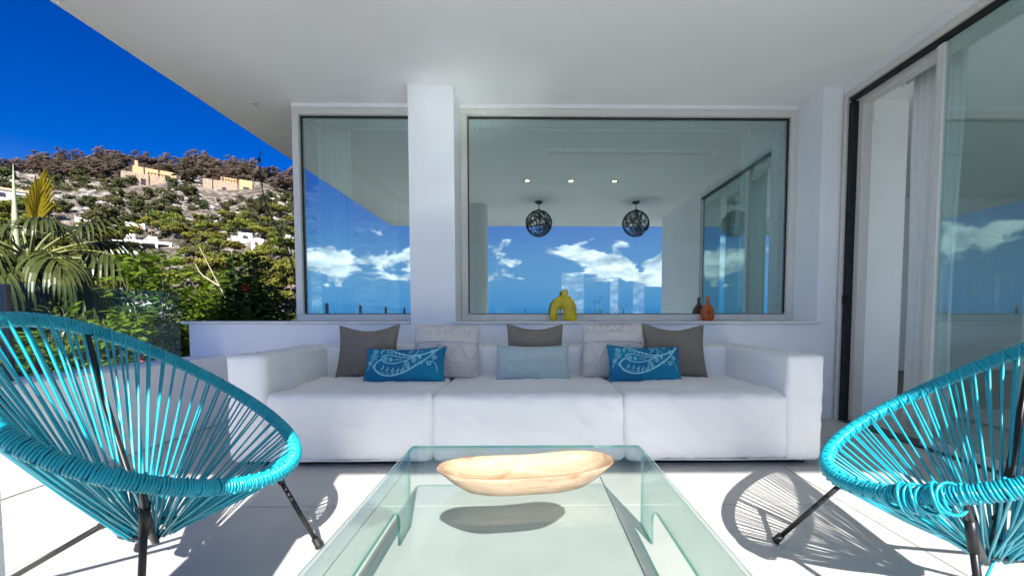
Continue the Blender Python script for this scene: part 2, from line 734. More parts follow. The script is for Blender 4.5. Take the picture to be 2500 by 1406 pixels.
# sliding glass door in the right wing
door = empty('sliding_door', (XR, 0, 0))
door.parent = villa
door['label'] = 'tall sliding glass door standing half open'
ZD = 2.63
f = MB()
f.box(-.012, .06, 1.405, 3.51, ZD - .045, ZD)
f.box(-.012, .008, 3.482, 3.512, 0, ZD - .045)
frame('outer_frame', f, door)
f = MB()
f.box(.010, .05, 1.405, 3.481, ZD - .072, ZD - .046)
f.box(.009, .13, 3.440, 3.481, .004, ZD - .086)
f.build('black_track', BLACKRUB, door)
f = MB()
f.box(.052, .125, 1.405, 3.439, ZD - .125, ZD - .05)
f.box(.052, .125, 3.385, 3.439, .004, ZD - .126)
frame('inner_frame', f, door)
MB().box(-.01, .125, 1.405, 3.43, .0005, .012).build('floor_track', DARKM, door)
f = MB()
f.box(.012, .05, 2.700, 2.752, .014, ZD - .088)
f.box(.012, .05, 1.41, 1.46, .014, ZD - .088)
f.box(.012, .05, 1.46, 2.70, .014, .065)
pf = frame('door_leaf_frame', f, door)
MB().box(.026, .034, 1.455, 2.705, .06, ZD - .089).build('pane', PANE_SIDE, pf)
MB().box(-.002, .0095, 3.452, 3.474, .95, 1.02).build('lock_plate', BLACKRUB, door)
MB().box(.126, .15, 3.37, 3.40, 2.36, 2.45).build('door_sensor', PLASTER, door)

# ---- left parapet with glass railing, back parapet with glass railing
par = bevel(box('parapet_wall', -2.74, XL, YB - .2, YW - .004, 0.0, .53, PLASTER), .006)
tag(par, 'low white parapet along the left side of the terrace', 'wall')
par2 = bevel(box('parapet_wall', XL + .002, 5.2, YB - .2, YB - .002, 0.0, .30, PLASTER), .006)
tag(par2, 'low white parapet along the open sea side of the terrace', 'wall')


def railing(label, p0, p1, cuts, z0, z1):
    p0, p1 = Vector(p0), Vector(p1)
    d = (p1 - p0)
    root = empty('glass_railing', (p0.x, p0.y, z0), math.atan2(d.y, d.x), label, 'railing')
    Lh = d.length
    cs = [0] + cuts + [Lh]
    for a, b in zip(cs[:-1], cs[1:]):
        MB().box(a + .014, b - .014, -.006, .006, .004, z1 - z0).build('glass_panel', RAILG, root)
    for c in cuts:
        bevel(MB().box(c - .012, c + .012, -.02, .02, .0005, z1 - z0 - .015).build('post', DARKM, root), .003)
    return root


railing('frameless glass railing on the left parapet beside the palm', (-2.60, YB), (-2.60, 3.26), [1.25, 2.45, 3.65, 4.78], .53, 1.03)
railing('glass railing on the sea side parapet', (XL, YB - .1), (5.1, YB - .1), [1.2, 2.4, 3.6, 4.8, 6.0], .30, 1.03)

# ================================================================== SOFA
def seat_fold(cx, side):
    def fn(q, n):
        if n.z > .6:
            d = abs(q.x - cx)
            return .006 * math.exp(-d * 6) * math.sin(q.y * 23 + q.x * 17) + .003 * math.exp(-d * 3) * math.sin(q.x * 40 + q.y * 9)
        if n.y < -.6:
            return .0022 * math.exp(-abs(q.z - .33) * 14) * math.sin(q.x * 31 + math.sin(q.x * 9) * 2)
        return 0
    return fn


SF, SB = 2.405, 3.50


def sofa_section(label, x0, x1, arm=None, seed=0.):
    root = empty('sofa_section', ((x0 + x1) / 2, 0, 0), 0, label, 'sofa', 'sections of the white terrace sofa')
    ox = (x0 + x1) / 2
    xa, xb = x0 - ox, x1 - ox
    aw = .205
    sx0, sx1 = xa, xb
    ci = 0
    if arm == 'L':
        sx0 += aw - .004
        ci = sx0
    if arm == 'R':
        sx1 -= aw - .004
        ci = sx1
    soft_box('seat', sx0, sx1, SF, 3.20, .035, .412, .034, .026, COVER, root, .0085, seed, .012, seat_fold(ci if arm else 9, arm))
    bx0, bx1 = (xa, xb)
    if arm == 'L':
        bx0 += aw - .004
    if arm == 'R':
        bx1 -= aw - .004
    soft_box('backrest', bx0, bx1, 3.15, SB, .035, .632, .030, .045, COVER, root, .004, seed + 4)
    if arm == 'L':
        soft_box('armrest', xa, xa + aw, SF - .003, SB, .035, .634, .026, .026, COVER, root, .0070, seed + 9)
    if arm == 'R':
        soft_box('armrest', xb - aw, xb, SF - .003, SB, .035, .634, .026, .026, COVER, root, .0070, seed + 9)
    MB().box(xa + .06, xb - .06, SF + .06, SB - .05, .0, .05).build('plinth', DARKGAP, root)
    # seam piping along the front lower hem
    MB().tube([(xa + .03, SF - .001, .042), (0, SF - .0035, .040), (xb - .03, SF - .001, .042)], .004, 6).build('hem', COVER, root)
    return root


sofa_section('white slipcovered sofa section with armrest beside the left parapet', -1.674, -.541, 'L', 0)
sofa_section('armless white slipcovered middle section of the sofa', -.535, .555, None, 13)
sofa_section('white slipcovered sofa section with armrest beside the sliding door', .561, 1.684, 'R', 29)

# ---- cushions
GREYF = mat('taupe_linen', (.205, .178, .145), .9, .06, 30, .15, 500)
CREAMF = mat('cream_cotton_macrame', (.66, .62, .575), .95, .05, 40, .3, 260)
MINTF = mat('pale_mint_linen', (.42, .52, .52), .9, .04, 20, .2, 420)
BLUEF = mat('peacock_blue_cotton', (.004, .12, .29), .85, .1, 7, .15, 500, col2=(.004, .24, .37))
PRINT = mat('aqua_print', (.30, .66, .70), .85, .1, 30)


def pillow_pt(u, v, w, h, T, cx=.05, cy=.05, dip=0., side=1):
    x = w / 2 * u * (1 - cx * (1 - v * v))
    y = h / 2 * v * (1 - cy * (1 - u * u))
    if dip and v > 0:
        y -= dip * v * v * math.cos(u * PI / 2) ** 1.3
    t = max(0., (1 - u * u) * (1 - v * v))
    z = side * (T / 2 * t ** .42 + .0015)
    z += .004 * mnoise.noise(Vector((u * 2.3 + w * 9, v * 2.1, side * 3.))) * min(1, t * 3)
    z += .0035 * mnoise.noise(Vector((u * 6.3, v * 5.1 + w, side * 5.))) * min(1, t * 6)
    return x, y, z


def cushion(name, label, w, h, T, loc, lean, rz, roll, m, cx=.05, cy=.05, dip=0., n=30, relief=None, group=None):
    """face looks towards local -y (the viewer); z up; origin at the lower edge"""
    V, F = [], []
    lin = [math.sin(PI / 2 * (2 * i / n - 1)) * .35 + (2 * i / n - 1) * .65 for i in range(n + 1)]

    def P(u, v, side):
        x, y, z = pillow_pt(u, v, w, h, T, cx, cy, dip, side)
        if relief and side > 0:
            z += 1.7 * relief(u, v) * min(1, ((1 - u * u) * (1 - v * v)) * 12)
        return (x, -z, y + h / 2)
    for side in (1, -1):
        base = len(V)
        for j in range(n + 1):
            for i in range(n + 1):
                V.append(P(lin[i], lin[j], side))
        for j in range(n):
            for i in range(n):
                a = base + j * (n + 1) + i
                q = (a, a + 1, a + n + 2, a + n + 1)
                F.append(q if side > 0 else q[::-1])
    o = link(name, np_mesh(name, V, F, m, smooth=True))
    # stitched edge piping
    ring = []
    for k in range(n):
        ring.append((lin[k], -1))
    for k in range(n):
        ring.append((1, lin[k]))
    for k in range(n, 0, -1):
        ring.append((lin[k], 1))
    for k in range(n, 0, -1):
        ring.append((-1, lin[k]))
    pts = []
    for (u, v) in ring:
        x, y, z = pillow_pt(u, v, w, h, T, cx, cy, dip, 1)
        pts.append((x, 0, y + h / 2))
    MB().tube(pts, .0038, 5, True).build('piping', m, o)
    o.matrix_world = Matrix.Translation(loc) @ Matrix.Rotation(rz, 4, 'Z') @ Matrix.Rotation(-lean, 4, 'X') @ Matrix.Rotation(roll, 4, 'Y')
    tag(o, label, 'cushion', group)
    return o


def print_on(o, strokes, w, h, T, cx, cy, dip, name='paisley_print'):
    """flat printed motif: ribbons laid on the cushion's face"""
    mb = MB()

    def P(u, v):
        x, y, z = pillow_pt(u, v, w, h, T, cx, cy, dip, 1)
        return Vector((x, -(z + .0012), y + h / 2))
    for (pts, wid, closed) in strokes:
        # pts are in metres on the face, centred
        n = len(pts)
        vs = []
        for i in range(n):
            if closed:
                a, b = pts[i - 1], pts[(i + 1) % n]
            else:
                a, b = pts[max(i - 1, 0)], pts[min(i + 1, n - 1)]
            tx, ty = b[0] - a[0], b[1] - a[1]
            l = math.hypot(tx, ty) or 1e-6
            nx, ny = -ty / l, tx / l
            ww = wid if not hasattr(wid, '__call__') else wid(i / max(1, n - 1))
            for s in (-1, 1):
                X = pts[i][0] + s * nx * ww / 2
                Y = pts[i][1] + s * ny * ww / 2
                vs.append(P(max(-.97, min(.97, X / (w / 2))), max(-.97, min(.97, Y / (h / 2)))))
        fs = []
        for i in range(n if closed else n - 1):
            j = (i + 1) % n
            fs.append((2 * i, 2 * j, 2 * j + 1, 2 * i + 1))
        mb.add(vs, fs)
    return mb.build(name, PRINT, o)


def c2(pts, n=6, closed=False):
    return [(p.x, p.y) for p in spline([(a, b, 0) for a, b in pts], n, closed)]


def paisley_strokes(S):
    """drawn in a 1 x .5 box centred at 0, scaled by S (cushion width)"""
    st = []
    FY = 1.15

    def s(pts, wd, closed=False, n=6):
        st.append(([(x * S, y * S * FY) for x, y in c2(pts, n, closed)], wd * S * .82, closed))

    def ring(x, y, r, wd=.006, k=10):
        st.append(([((x + r * math.cos(2 * PI * i / k)) * S, (y * FY + r * math.sin(2 * PI * i / k)) * S) for i in range(k)], wd * S, True))

    def dot(x, y, r=.007):
        st.append(([((x - r) * S, y * S * FY), ((x + r) * S, y * S * FY)], 2 * r * S * .8, False))

    def flower(x, y, r, k=6):
        ring(x, y, r * .33, .006, 8)
        for i in range(k):
            a = 2 * PI * i / k + .3
            ring(x + r * .75 * math.cos(a), y + r * .75 * math.sin(a), r * .27, .005, 7)

    def comma(x, y, r, flip=1):
        ring(x, y, r * .5, .007, 8)
        s([(x + r * .5 * flip, y), (x + r * .75 * flip, y + r * .7), (x + r * .35 * flip, y + r * 1.5)], .011, n=4)
    # outer body
    outer = [(.40, .155), (.30, .05), (.18, -.03), (.02, -.105), (-.14, -.135), (-.27, -.11), (-.335, -.055), (-.33, .0), (-.27, .035)]
    s(outer, .020)
    # beads below the outer line
    c = c2(outer, 8)
    for i in range(4, len(c) - 6, 2):
        (x0, y0), (x1, y1) = c[i - 1], c[i + 1]
        l = math.hypot(x1 - x0, y1 - y0)
        dot(c[i][0] - (y0 - y1) / l * -.024, c[i][1] - (x1 - x0) / l * -.024 * -1 if False else c[i][1] + (x0 - x1) / l * -.024 * -1, .0065)
    s([(.40, .155), (.25, .09), (.08, .075), (-.06, .11), (-.17, .165), (-.255, .165), (-.275, .11)], .016)
    s([(.31, .115), (.14, .055), (.02, .01), (-.09, -.01), (-.21, .0), (-.265, .05), (-.235, .085), (-.15, .085), (-.02, .055), (.1, .055),
       (.16, .11), (.155, .175), (.10, .195), (.05, .16)], .013)
    for k in range(6):
        comma(-.245 + k * .062, -.055 - .030 * math.sin(k / 5 * PI) - .008, .024)
    for k in range(5):
        comma(-.19 + k * .05, .128 - k * .012, .019, -1)
    for k in range(5):
        dot(-.225 + k * .055, -.105 - .012 * math.sin(k / 4 * PI), .007)
    flower(-.215, .045, .030)
    flower(-.145, .032, .022)
    for k in range(3):
        ring(-.085 + k * .03, .028, .009, .005, 7)
    flower(.05, -.02, .034)
    flower(.135, .02, .030)
    flower(.20, .055, .022)
    comma(.075, .12, .022)
    comma(.11, .155, .018, -1)
    # flower bunch left and sprigs right
    flower(-.36, .07, .042)
    flower(-.345, .135, .034)
    flower(-.405, .01, .028)
    s([(-.38, .03), (-.42, -.03), (-.43, -.07)], .010)
    flower(.37, .05, .030)
    flower(.33, .125, .024)
    flower(.41, .17, .022)
    s([(.30, .0), (.36, .005), (.40, -.04), (.405, -.10)], .009)
    ring(.315, -.015, .022, .008)
    s([(.285, .01), (.31, -.03), (.345, -.02)], .009)
    ring(.25, .18, .017, .007)
    dot(.2, .13)
    dot(.22, .12)
    dot(.23, -.02)
    return st


def macrame(u, v):
    v = v + .05 * (u * u) * (1 if v > -.4 else 0)       # rows bow upwards
    if v < -.46:
        r = (v + 1) / .108
        i = int(r)
        x = u * 13 + (.5 if i % 2 else 0)
        return .006 * max(0, math.cos((x % 1 - .5) * PI)) * max(0, math.cos((r % 1 - .5) * PI)) ** .7
    if v < -.42:
        return .0035
    if v < .26:
        t = (v + .42) / .68
        z = abs(((u * 1.6 + .3) % 1) - .5) * 2
        d = abs(z - t)
        k = .006 * math.exp(-(d / .07) ** 2) * (1 + .5 * math.sin(t * 60))
        return k + .0009 * math.sin(v * 120)
    if v < .30:
        return -.003
    if v < .62:
        return .0055 + .0016 * math.sin(u * 105 + math.sin(v * 22 + u * 9) * 1.4) + .0012 * mnoise.noise(Vector((u * 30, v * 9, 0)))
    if v < .68:
        return .009 + .003 * math.sin(u * 70)
    z = abs(((u * 2.2 + .1) % 1) - .5) * 2
    t = (v - .68) / .30
    return .007 * math.exp(-(abs(z - t) / .16) ** 2) + .0008 * math.sin(u * 90)


ST = .414     # seat height under the cushions
LEAN = R(14)
cushion('square_cushion', 'square taupe cushion by the left arm of the sofa', .45, .385, .13, (-1.145, 3.045, ST + .002), R(15), R(-5), R(-1.5), GREYF, .09, .07, .035)
cushion('square_cushion', 'square taupe cushion nearest the right arm, behind a blue one', .47, .39, .13, (1.065, 3.05, ST + .002), R(15), R(4), R(1.5), GREYF, .08, .07, .035)
cushion('square_cushion', 'taupe cushion behind the pale mint cushion, only its top showing', .41, .385, .12, (.055, 3.075, ST + .002), R(12), R(1), R(.5), GREYF, .07, .06, .03)
cushion('macrame_cushion', 'cream macrame cushion on the left half, behind a blue paisley cushion', .465, .385, .15, (-.585, 3.05, ST + .002), R(15), R(2), R(1.5), CREAMF, .02, .02, 0, 110, macrame)
cushion('macrame_cushion', 'cream macrame cushion right of the pale mint cushion', .445, .39, .15, (.615, 3.05, ST + .002), R(14), R(-2), R(0), CREAMF, .02, .02, 0, 110, macrame)
mint = cushion('lumbar_cushion', 'oblong pale mint cushion in the middle of the sofa', .505, .25, .12, (.04, 2.93, ST + .002), R(20), 0, R(0), MINTF, .04, .05, .01)
MB().tube([(-.16, -.0665, .118), (0, -.068, .1165), (.18, -.062, .118)], .0016, 5).build('zip_seam', MINTF, mint)
st = paisley_strokes(.585)
b1 = cushion('paisley_cushion', 'blue paisley cushion leaning on the square taupe cushion at left', .55, .24, .11, (-.825, 2.86, ST + .004), R(24), R(-3), R(-2), BLUEF, .05, .05, .012)
print_on(b1, st, .55, .24, .11, .05, .05, .012)
b2 = cushion('paisley_cushion', 'blue paisley cushion leaning on the square taupe cushion at right', .50, .25, .11, (.795, 2.86, ST + .003), R(22), R(3), R(1.5), BLUEF, .05, .05, .012)
print_on(b2, paisley_strokes(.545), .50, .25, .11, .05, .05, .012)

# ================================================================== GLASS TABLE
def glass_table():
    x0, x1, y0, y1, h, r = -.484, .474, .22, 1.720, .334, .030
    prof = []
    n = 7
    prof += [(x0, z) for z in (.145, .22, h - r)]
    prof += [(x0 + r - r * math.cos(a), h - r + r * math.sin(a)) for a in [PI / 2 * k / n for k in range(1, n + 1)]]
    prof += [(x0 + r + (x1 - x0 - 2 * r) * k / 6, h) for k in range(1, 6)]
    prof += [(x0 + x1 - x, z) for x, z in prof[:3 + n]][::-1]
    foot = .146
    ar = .06
    ys = [y0, y0 + foot * .5, y0 + foot] + [y0 + foot + ar * (1 - math.cos(PI / 2 * k / 6)) for k in range(1, 7)]
    mid = [ys[-1] + (y1 - y0 - 2 * foot - 2 * ar) * k / 8 for k in range(1, 8)]
    tail = [y0 + y1 - y for y in ys][::-1]
    Y = ys + mid + tail
    V, F, S = [], [], []
    k = len(prof)
    for y in Y:
        V += [(x, y, z) for x, z in prof]
    for j in range(len(Y) - 1):
        for i in range(k - 1):
            F.append((j * k + i, j * k + i + 1, (j + 1) * k + i + 1, (j + 1) * k + i))

    def start(y):
        d = min(y - (y0 + foot), (y1 - foot) - y)
        if d >= ar:
            return .145
        return .145 - ar + math.sqrt(max(0, ar * ar - (ar - d) ** 2))
    low = {}
    for side in (0, 1):
        xx = (x0, x1)[side]

        def lv(j, z):
            key = (side, j, round(z, 5))
            if abs(z - .145) < 1e-6:
                return j * k + (0 if side == 0 else k - 1)
            if key not in low:
                low[key] = len(V)
                V.append((xx, Y[j], z))
            return low[key]
        for j in range(len(Y) - 1):
            infoot = Y[j + 1] <= y0 + foot + 1e-6 or Y[j] >= y1 - foot - 1e-6
            if infoot:
                zz = [.001, .145 - ar, .145]
                for a, b in zip(zz[:-1], zz[1:]):
                    q = (lv(j, a), lv(j, b), lv(j + 1, b), lv(j + 1, a))
                    F.append(q if side == 0 else q[::-1])
            else:
                a0, a1 = start(Y[j]), start(Y[j + 1])
                q = [lv(j, a0), lv(j, .145), lv(j + 1, .145), lv(j + 1, a1)]
                q2 = []
                for t in q:
                    if t not in q2:
                        q2.append(t)
                if len(q2) >= 3:
                    F.append(tuple(q2) if side == 0 else tuple(q2[::-1]))
    me = bpy.data.meshes.new('glass_table')
    me.from_pydata(V, [], F)
    me.materials.append(TABG)
    me.materials.append(TABEDGE)
    for p in me.polygons:
        p.use_smooth = True
    me.update()
    o = link('glass_table', me)
    s = o.modifiers.new('thickness', 'SOLIDIFY')
    s.thickness = .010
    s.offset = -1
    s.use_rim = True
    s.material_offset_rim = 1
    s.use_even_offset = True
    e = o.modifiers.new('split', 'EDGE_SPLIT')
    e.split_angle = R(40)
    tag(o, 'low table bent from one sheet of clear glass in front of the sofa', 'table')
    return o


glass_table()


# ---- wooden dough bowl
def wood_mat():
    m = bpy.data.materials.new('carved_pale_wood')
    m.use_nodes = True
    nt = m.node_tree
    N, L = nt.nodes.new, nt.links.new
    b = nt.nodes['Principled BSDF']
    b.inputs['Roughness'].default_value = .55
    tc = N('ShaderNodeTexCoord')
    mp = N('ShaderNodeMapping')
    mp.inputs['Scale'].default_value = (.7, 5, 6)
    mp.inputs['Rotation'].default_value = (.3, .15, .25)
    L(tc.outputs['Object'], mp.inputs[0])
    wv = N('ShaderNodeTexNoise')
    wv.inputs['Scale'].default_value = 5.5
    wv.inputs['Detail'].default_value = 8
    wv.inputs['Roughness'].default_value = .7
    wv.inputs['Distortion'].default_value = 1.1
    L(mp.outputs[0], wv.inputs['Vector'])
    r = N('ShaderNodeValToRGB')
    e = r.color_ramp.elements
    e[0].position, e[0].color = .30, (.19, .115, .055, 1)
    e[1].position, e[1].color = .68, (.43, .325, .225, 1)
    x = e.new(.47)
    x.color = (.34, .24, .15, 1)
    L(wv.outputs['Fac'], r.inputs[0])
    no = N('ShaderNodeTexNoise')
    no.inputs['Scale'].default_value = 6
    no.inputs['Detail'].default_value = 6
    no.inputs['Distortion'].default_value = 1.5
    L(tc.outputs['Object'], no.inputs[0])
    r2 = N('ShaderNodeValToRGB')
    r2.color_ramp.elements[0].position = .56
    r2.color_ramp.elements[1].position = .70
    L(no.outputs['Fac'], r2.inputs[0])
    mx = N('ShaderNodeMixRGB')
    mx.inputs[2].default_value = (.17, .065, .016, 1)
    k = N('ShaderNodeMath')
    k.operation = 'MULTIPLY'
    k.inputs[1].default_value = .75
    L(r2.outputs[0], k.inputs[0])
    L(k.outputs[0], mx.inputs[0])
    L(r.outputs[0], mx.inputs[1])
    L(mx.outputs[0], b.inputs['Base Color'])
    bp = N('ShaderNodeBump')
    bp.inputs['Strength'].default_value = .25
    bp.inputs['Distance'].default_value = .004
    L(wv.outputs['Fac'], bp.inputs['Height'])
    L(bp.outputs[0], b.inputs['Normal'])
    return m


def dough_bowl():
    n = 72
    Lh, W = .272, .104

    def outline(a, s, wy):
        c, sn = math.cos(a), math.sin(a)
        x = Lh * s * math.copysign(abs(c) ** .64, c)
        y = W * wy * math.copysign(abs(sn) ** .80, sn)
        t = x / Lh
        y *= 1 - .10 * math.exp(-(t / .35) ** 2)           # waist
        y += .012 * math.sin(t * 2.4) - .010 * math.cos(t * 3)
        return x, y

    def rim(a):
        c = math.cos(a)
        far = .5 + .5 * math.sin(a)
        return .069 + .003 * c + far * (.006 * c + .004) - .006 * math.exp(-(c / .4) ** 2) * (1 - far)
    levels = []
    for (s, wy, zf) in ((.56, .50, 0), (.62, .60, 0.0), (.70, .72, .10), (.83, .86, .42), (.93, .95, .75), (1.0, 1.0, .985), (.998, .995, 1.0), (.975, .94, 1.0),
                        (.955, .90, .985), (.90, .83, .72), (.78, .68, .42), (.60, .45, .27), (.35, .22, .235), (.08, .05, .23)):
        levels.append([(s, wy, zf)])
    V, F = [], []
    for li, lv in enumerate(levels):
        s, wy, zf = lv[0]
        for j in range(n):
            a = 2 * PI * j / n
            x, y = outline(a, s, wy)
            z = rim(a) * zf
            nz = mnoise.noise(Vector((x * 22, y * 22, z * 30))) * .0022
            if 0 < zf < 1:
                x += nz
                y += nz * .8
                z += nz * (.5 if zf > .2 else 0)
            V.append((x, y, z))
    k = len(levels)
    for i in range(k - 1):
        for j in range(n):
            F.append((i * n + j, i * n + (j + 1) % n, (i + 1) * n + (j + 1) % n, (i + 1) * n + j))
    mb = MB()
    mb.add(V, F, 0, True)
    mb.add([V[j] for j in range(n)], [tuple(range(n - 1, -1, -1))])
    q = [V[(k - 1) * n + j] for j in range(n)]
    mb.add(q, [tuple(range(n))])
    o = mb.build('wooden_bowl', wood_mat())
    o.location = (-.003, 1.302, .3345)
    o.rotation_euler = (0, 0, R(1.5))
    tag(o, 'long carved pale wood bowl on the glass table', 'bowl')


dough_bowl()


# ================================================================== ACAPULCO CHAIRS
RA, RB, REGG, RSAD, RTILT, RCZ = .419, .426, -.036, -.039, .598, .609


def rim_pt(T):
    u = math.sin(T) * RA * (1 + REGG * math.cos(T))
    v = -math.cos(T) * RB
    return Vector((-v * math.cos(RTILT), u, RCZ + v * math.sin(RTILT) + RSAD * (u / RA) ** 2))


def string_chair(label, cx, cyy, az, feet, angs, loose=False, seed=1):
    rd = random.Random(seed)
    root = empty('string_chair', (cx, cyy, 0), az, label, 'chair', 'turquoise string chairs')
    inv = Matrix.Rotation(-az, 3, 'Z')

    def loc(p):
        return inv @ Vector((p[0] - cx, p[1] - cyy, 0))
    # rim tube
    NT = 160
    MB().tube([rim_pt(2 * PI * k / NT) for k in range(NT)], .0148, 10, True).build('rim', BLACKMET, root)
    # wrapped cord: a helix with a little gap at each tie
    NTIE, TURN = 62, 6
    ties = [2 * PI * (k + rd.uniform(-.12, .12)) / NTIE for k in range(NTIE)]
    if loose:
        ties = [t for t in ties]
    V = []
    S = 11
    for k in range(NTIE):
        t0 = ties[k]
        t1 = ties[(k + 1) % NTIE] + (2 * PI if k == NTIE - 1 else 0)
        for q in range(TURN * S):
            fr = q / (TURN * S)
            w = fr * .965
            T = t0 + (t1 - t0) * w
            ph = 2 * PI * fr * TURN
            P = rim_pt(T)
            tg = (rim_pt(T + .01) - rim_pt(T - .01)).normalized()
            e1 = tg.cross(Vector((0, 0, 1))).normalized()
            e2 = tg.cross(e1)
            rr = .0188 + .0008 * math.sin(T * 37 + q * .3)
            V.append(P + (e1 * math.cos(ph) + e2 * math.sin(ph)) * rr)
    MB().tube(V, .0037, 5, True).build('cord_wrapping', TEAL, root)
    # lower ring
    B = Vector((-.035, 0, .205))
    rb = .060
    MB().tube([B + Vector((rb * 1.3 * math.cos(2 * PI * k / 28), rb * math.sin(2 * PI * k / 28), 0)) for k in range(28)], .008, 8, True).build('seat_ring', BLACKMET, root)
    # cords: two per tie, straight from the rim down to the ring
    for k in range(NTIE):
        T = ties[k]
        for s in (-1, 1):
            T2 = T + s * .011 + rd.uniform(-.006, .006)
            P = rim_pt(T2)
            inw = (B - P).normalized()
            out = P.copy()
            # leaves the wrapping on the inner/upper or lower side in turn
            tg = (rim_pt(T2 + .01) - rim_pt(T2 - .01)).normalized()
            nn = tg.cross(inw).normalized() * (.019 * s)
            a2 = T2 + rd.uniform(-.10, .10) + s * .05
            E = B + Vector((rb * 1.3 * math.cos(a2), rb * math.sin(a2), rd.uniform(-.010, .012)))
            st = P + nn + inw * .008
            mid = st.lerp(E, .5) + Vector((0, 0, -rd.uniform(.0, .007)))
            e2 = E + (B - E) * .25 + Vector((0, 0, -.014))
            MB().tube([P + nn * 1.1 - inw * .012, st, st.lerp(mid, .5) + Vector((0, 0, -.001)), mid, E, e2], .0036, 6).build('cord', TEAL, root)
    # two bent carrying bars under the basket, legs plugged into them
    fl = [loc(p) for p in feet]          # A front, C near front, B rear, D rear
    angs = [R(a) for a in angs]
    bot = Vector((-.03, 0, .182))

    def bar_side(th):
        P = rim_pt(th) + Vector((0, 0, -.012))
        o2 = Vector((P.x - bot.x, P.y - bot.y, 0)).normalized()
        m1 = P.lerp(bot, .38) + o2 * .018 + Vector((0, 0, -.020))
        m2 = P.lerp(bot, .74) + o2 * .022 + Vector((0, 0, -.020))
        return [P, m1, m2]
    for (ia, ib) in ((0, 3), (1, 2)):
        a = bar_side(angs[ia])
        b = bar_side(angs[ib])
        off = Vector((0, 0, -.014 if ia else .006))
        MB().tube(spline(a + [bot + off] + b[::-1], 8), .0092, 8).build('carrying_bar', BLACKMET, root)
    for i, p in enumerate(fl):
        s = bar_side(angs[i])
        top = s[0].lerp(s[1], .55) if i < 2 else s[2].lerp(bot, .35)
        foot = Vector((p.x, p.y, .012))
        d = (foot - top).normalized()
        lg = MB().tube([top, foot], .0084, 10).build('leg', BLACKMET, root)
        MB().tube([top - d * .01, top + d * .075], .0115, 10).build('sleeve', BLACKMET, lg)
        MB().tube([foot - d * .035, foot - d * .006, foot, foot + d * .004], [.0125, .0135, .016, .010], 12).build('rubber_foot', BLACKRUB, lg)
    if loose:
        T0 = loose
        for k in range(16):
            T = T0 + .019 * (k - 8) + rd.uniform(-.01, .01)
            P = rim_pt(T)
            tg = (rim_pt(T + .01) - rim_pt(T - .01)).normalized()
            e1 = tg.cross(Vector((0, 0, 1))).normalized()
            e2 = tg.cross(e1)
            rr = rd.uniform(.023, .040)
            sh = rd.uniform(-.02, .02)
            pts = []
            for q in range(18):
                ph = 2 * PI * q / 18
                pts.append(P + (e1 * math.cos(ph) * rr * .85 + e2 * math.sin(ph) * rr) + tg * sh * math.cos(ph) + Vector((0, 0, -.008)))
            MB().tube(pts, .0037, 6, True).build('loose_loop', TEAL, root)
        for k in range(2):
            MB().tube(spline([B + Vector((.02 * k, .03, 0)), B + Vector((.04 + .03 * k, .06, -.08)), B + Vector((.06 + .06 * k, .03 - .02 * k, -.15)),
                              B + Vector((.09 + .07 * k, .05, -.19))], 6), .0036, 6).build('loose_end', TEAL, root)
    return root


string_chair('turquoise string chair with black legs beside the left parapet', -1.126, 1.322, .198,
             [(-.766, 1.554), (-.985, 1.06), (-1.418, 1.549), (-1.66, 1.30)], (28, -63, 153, -150), seed=3)
string_chair('turquoise string chair with loosened cord loops beside the sliding door', 1.281, 1.186, 2.732,
             [(.935, 1.571), (1.06, .93), (1.739, 1.457), (1.80, 1.08)], (-28, 60, -135, 150), loose=.85, seed=5)


# ================================================================== VASES
def yellow_vase():
    m = mat('mustard_glaze', (.64, .47, .008), .22, .18, 14, .05, 30, spec=.5)
    mb = MB()
    # swelling body that ends in a spout, joined by an arch to a thin leg
    body = [((.060, 0, .0), .054), ((.064, 0, .03), .062), ((.064, 0, .075), .064), ((.056, 0, .120), .064), ((.042, 0, .158), .056), ((.028, 0, .188), .044),
            ((.018, 0, .212), .032), ((.014, 0, .230), .0265), ((.013, 0, .262), .0275), ((.013, 0, .272), .027)]
    p = spline([b[0] for b in body], 4)
    rr = np.interp(np.linspace(0, len(body) - 1, len(p)), range(len(body)), [b[1] for b in body])
    mb.tube(p, list(rr), 24)
    arch = [((-.092, 0, .0), .033), ((-.093, 0, .05), .035), ((-.086, 0, .10), .040), ((-.062, 0, .142), .047), ((-.025, 0, .166), .052), ((.015, 0, .175), .048)]
    p = spline([b[0] for b in arch], 4)
    rr = np.interp(np.linspace(0, len(arch) - 1, len(p)), range(len(arch)), [b[1] for b in arch])
    mb.tube(p, list(rr), 24)
    o = mb.build('arch_vase', m)
    rm = o.modifiers.new('weld', 'REMESH')
    rm.mode = 'VOXEL'
    rm.voxel_size = .0042
    rm.use_smooth_shade = True
    s = o.modifiers.new('soft', 'SMOOTH')
    s.iterations = 5
    s.factor = .5
    o.scale = (.92, .62, 1.0)
    o.location = (.315, 3.755, .8115)
    tag(o, 'mustard yellow arch shaped ceramic vase on the window sill', 'vase')


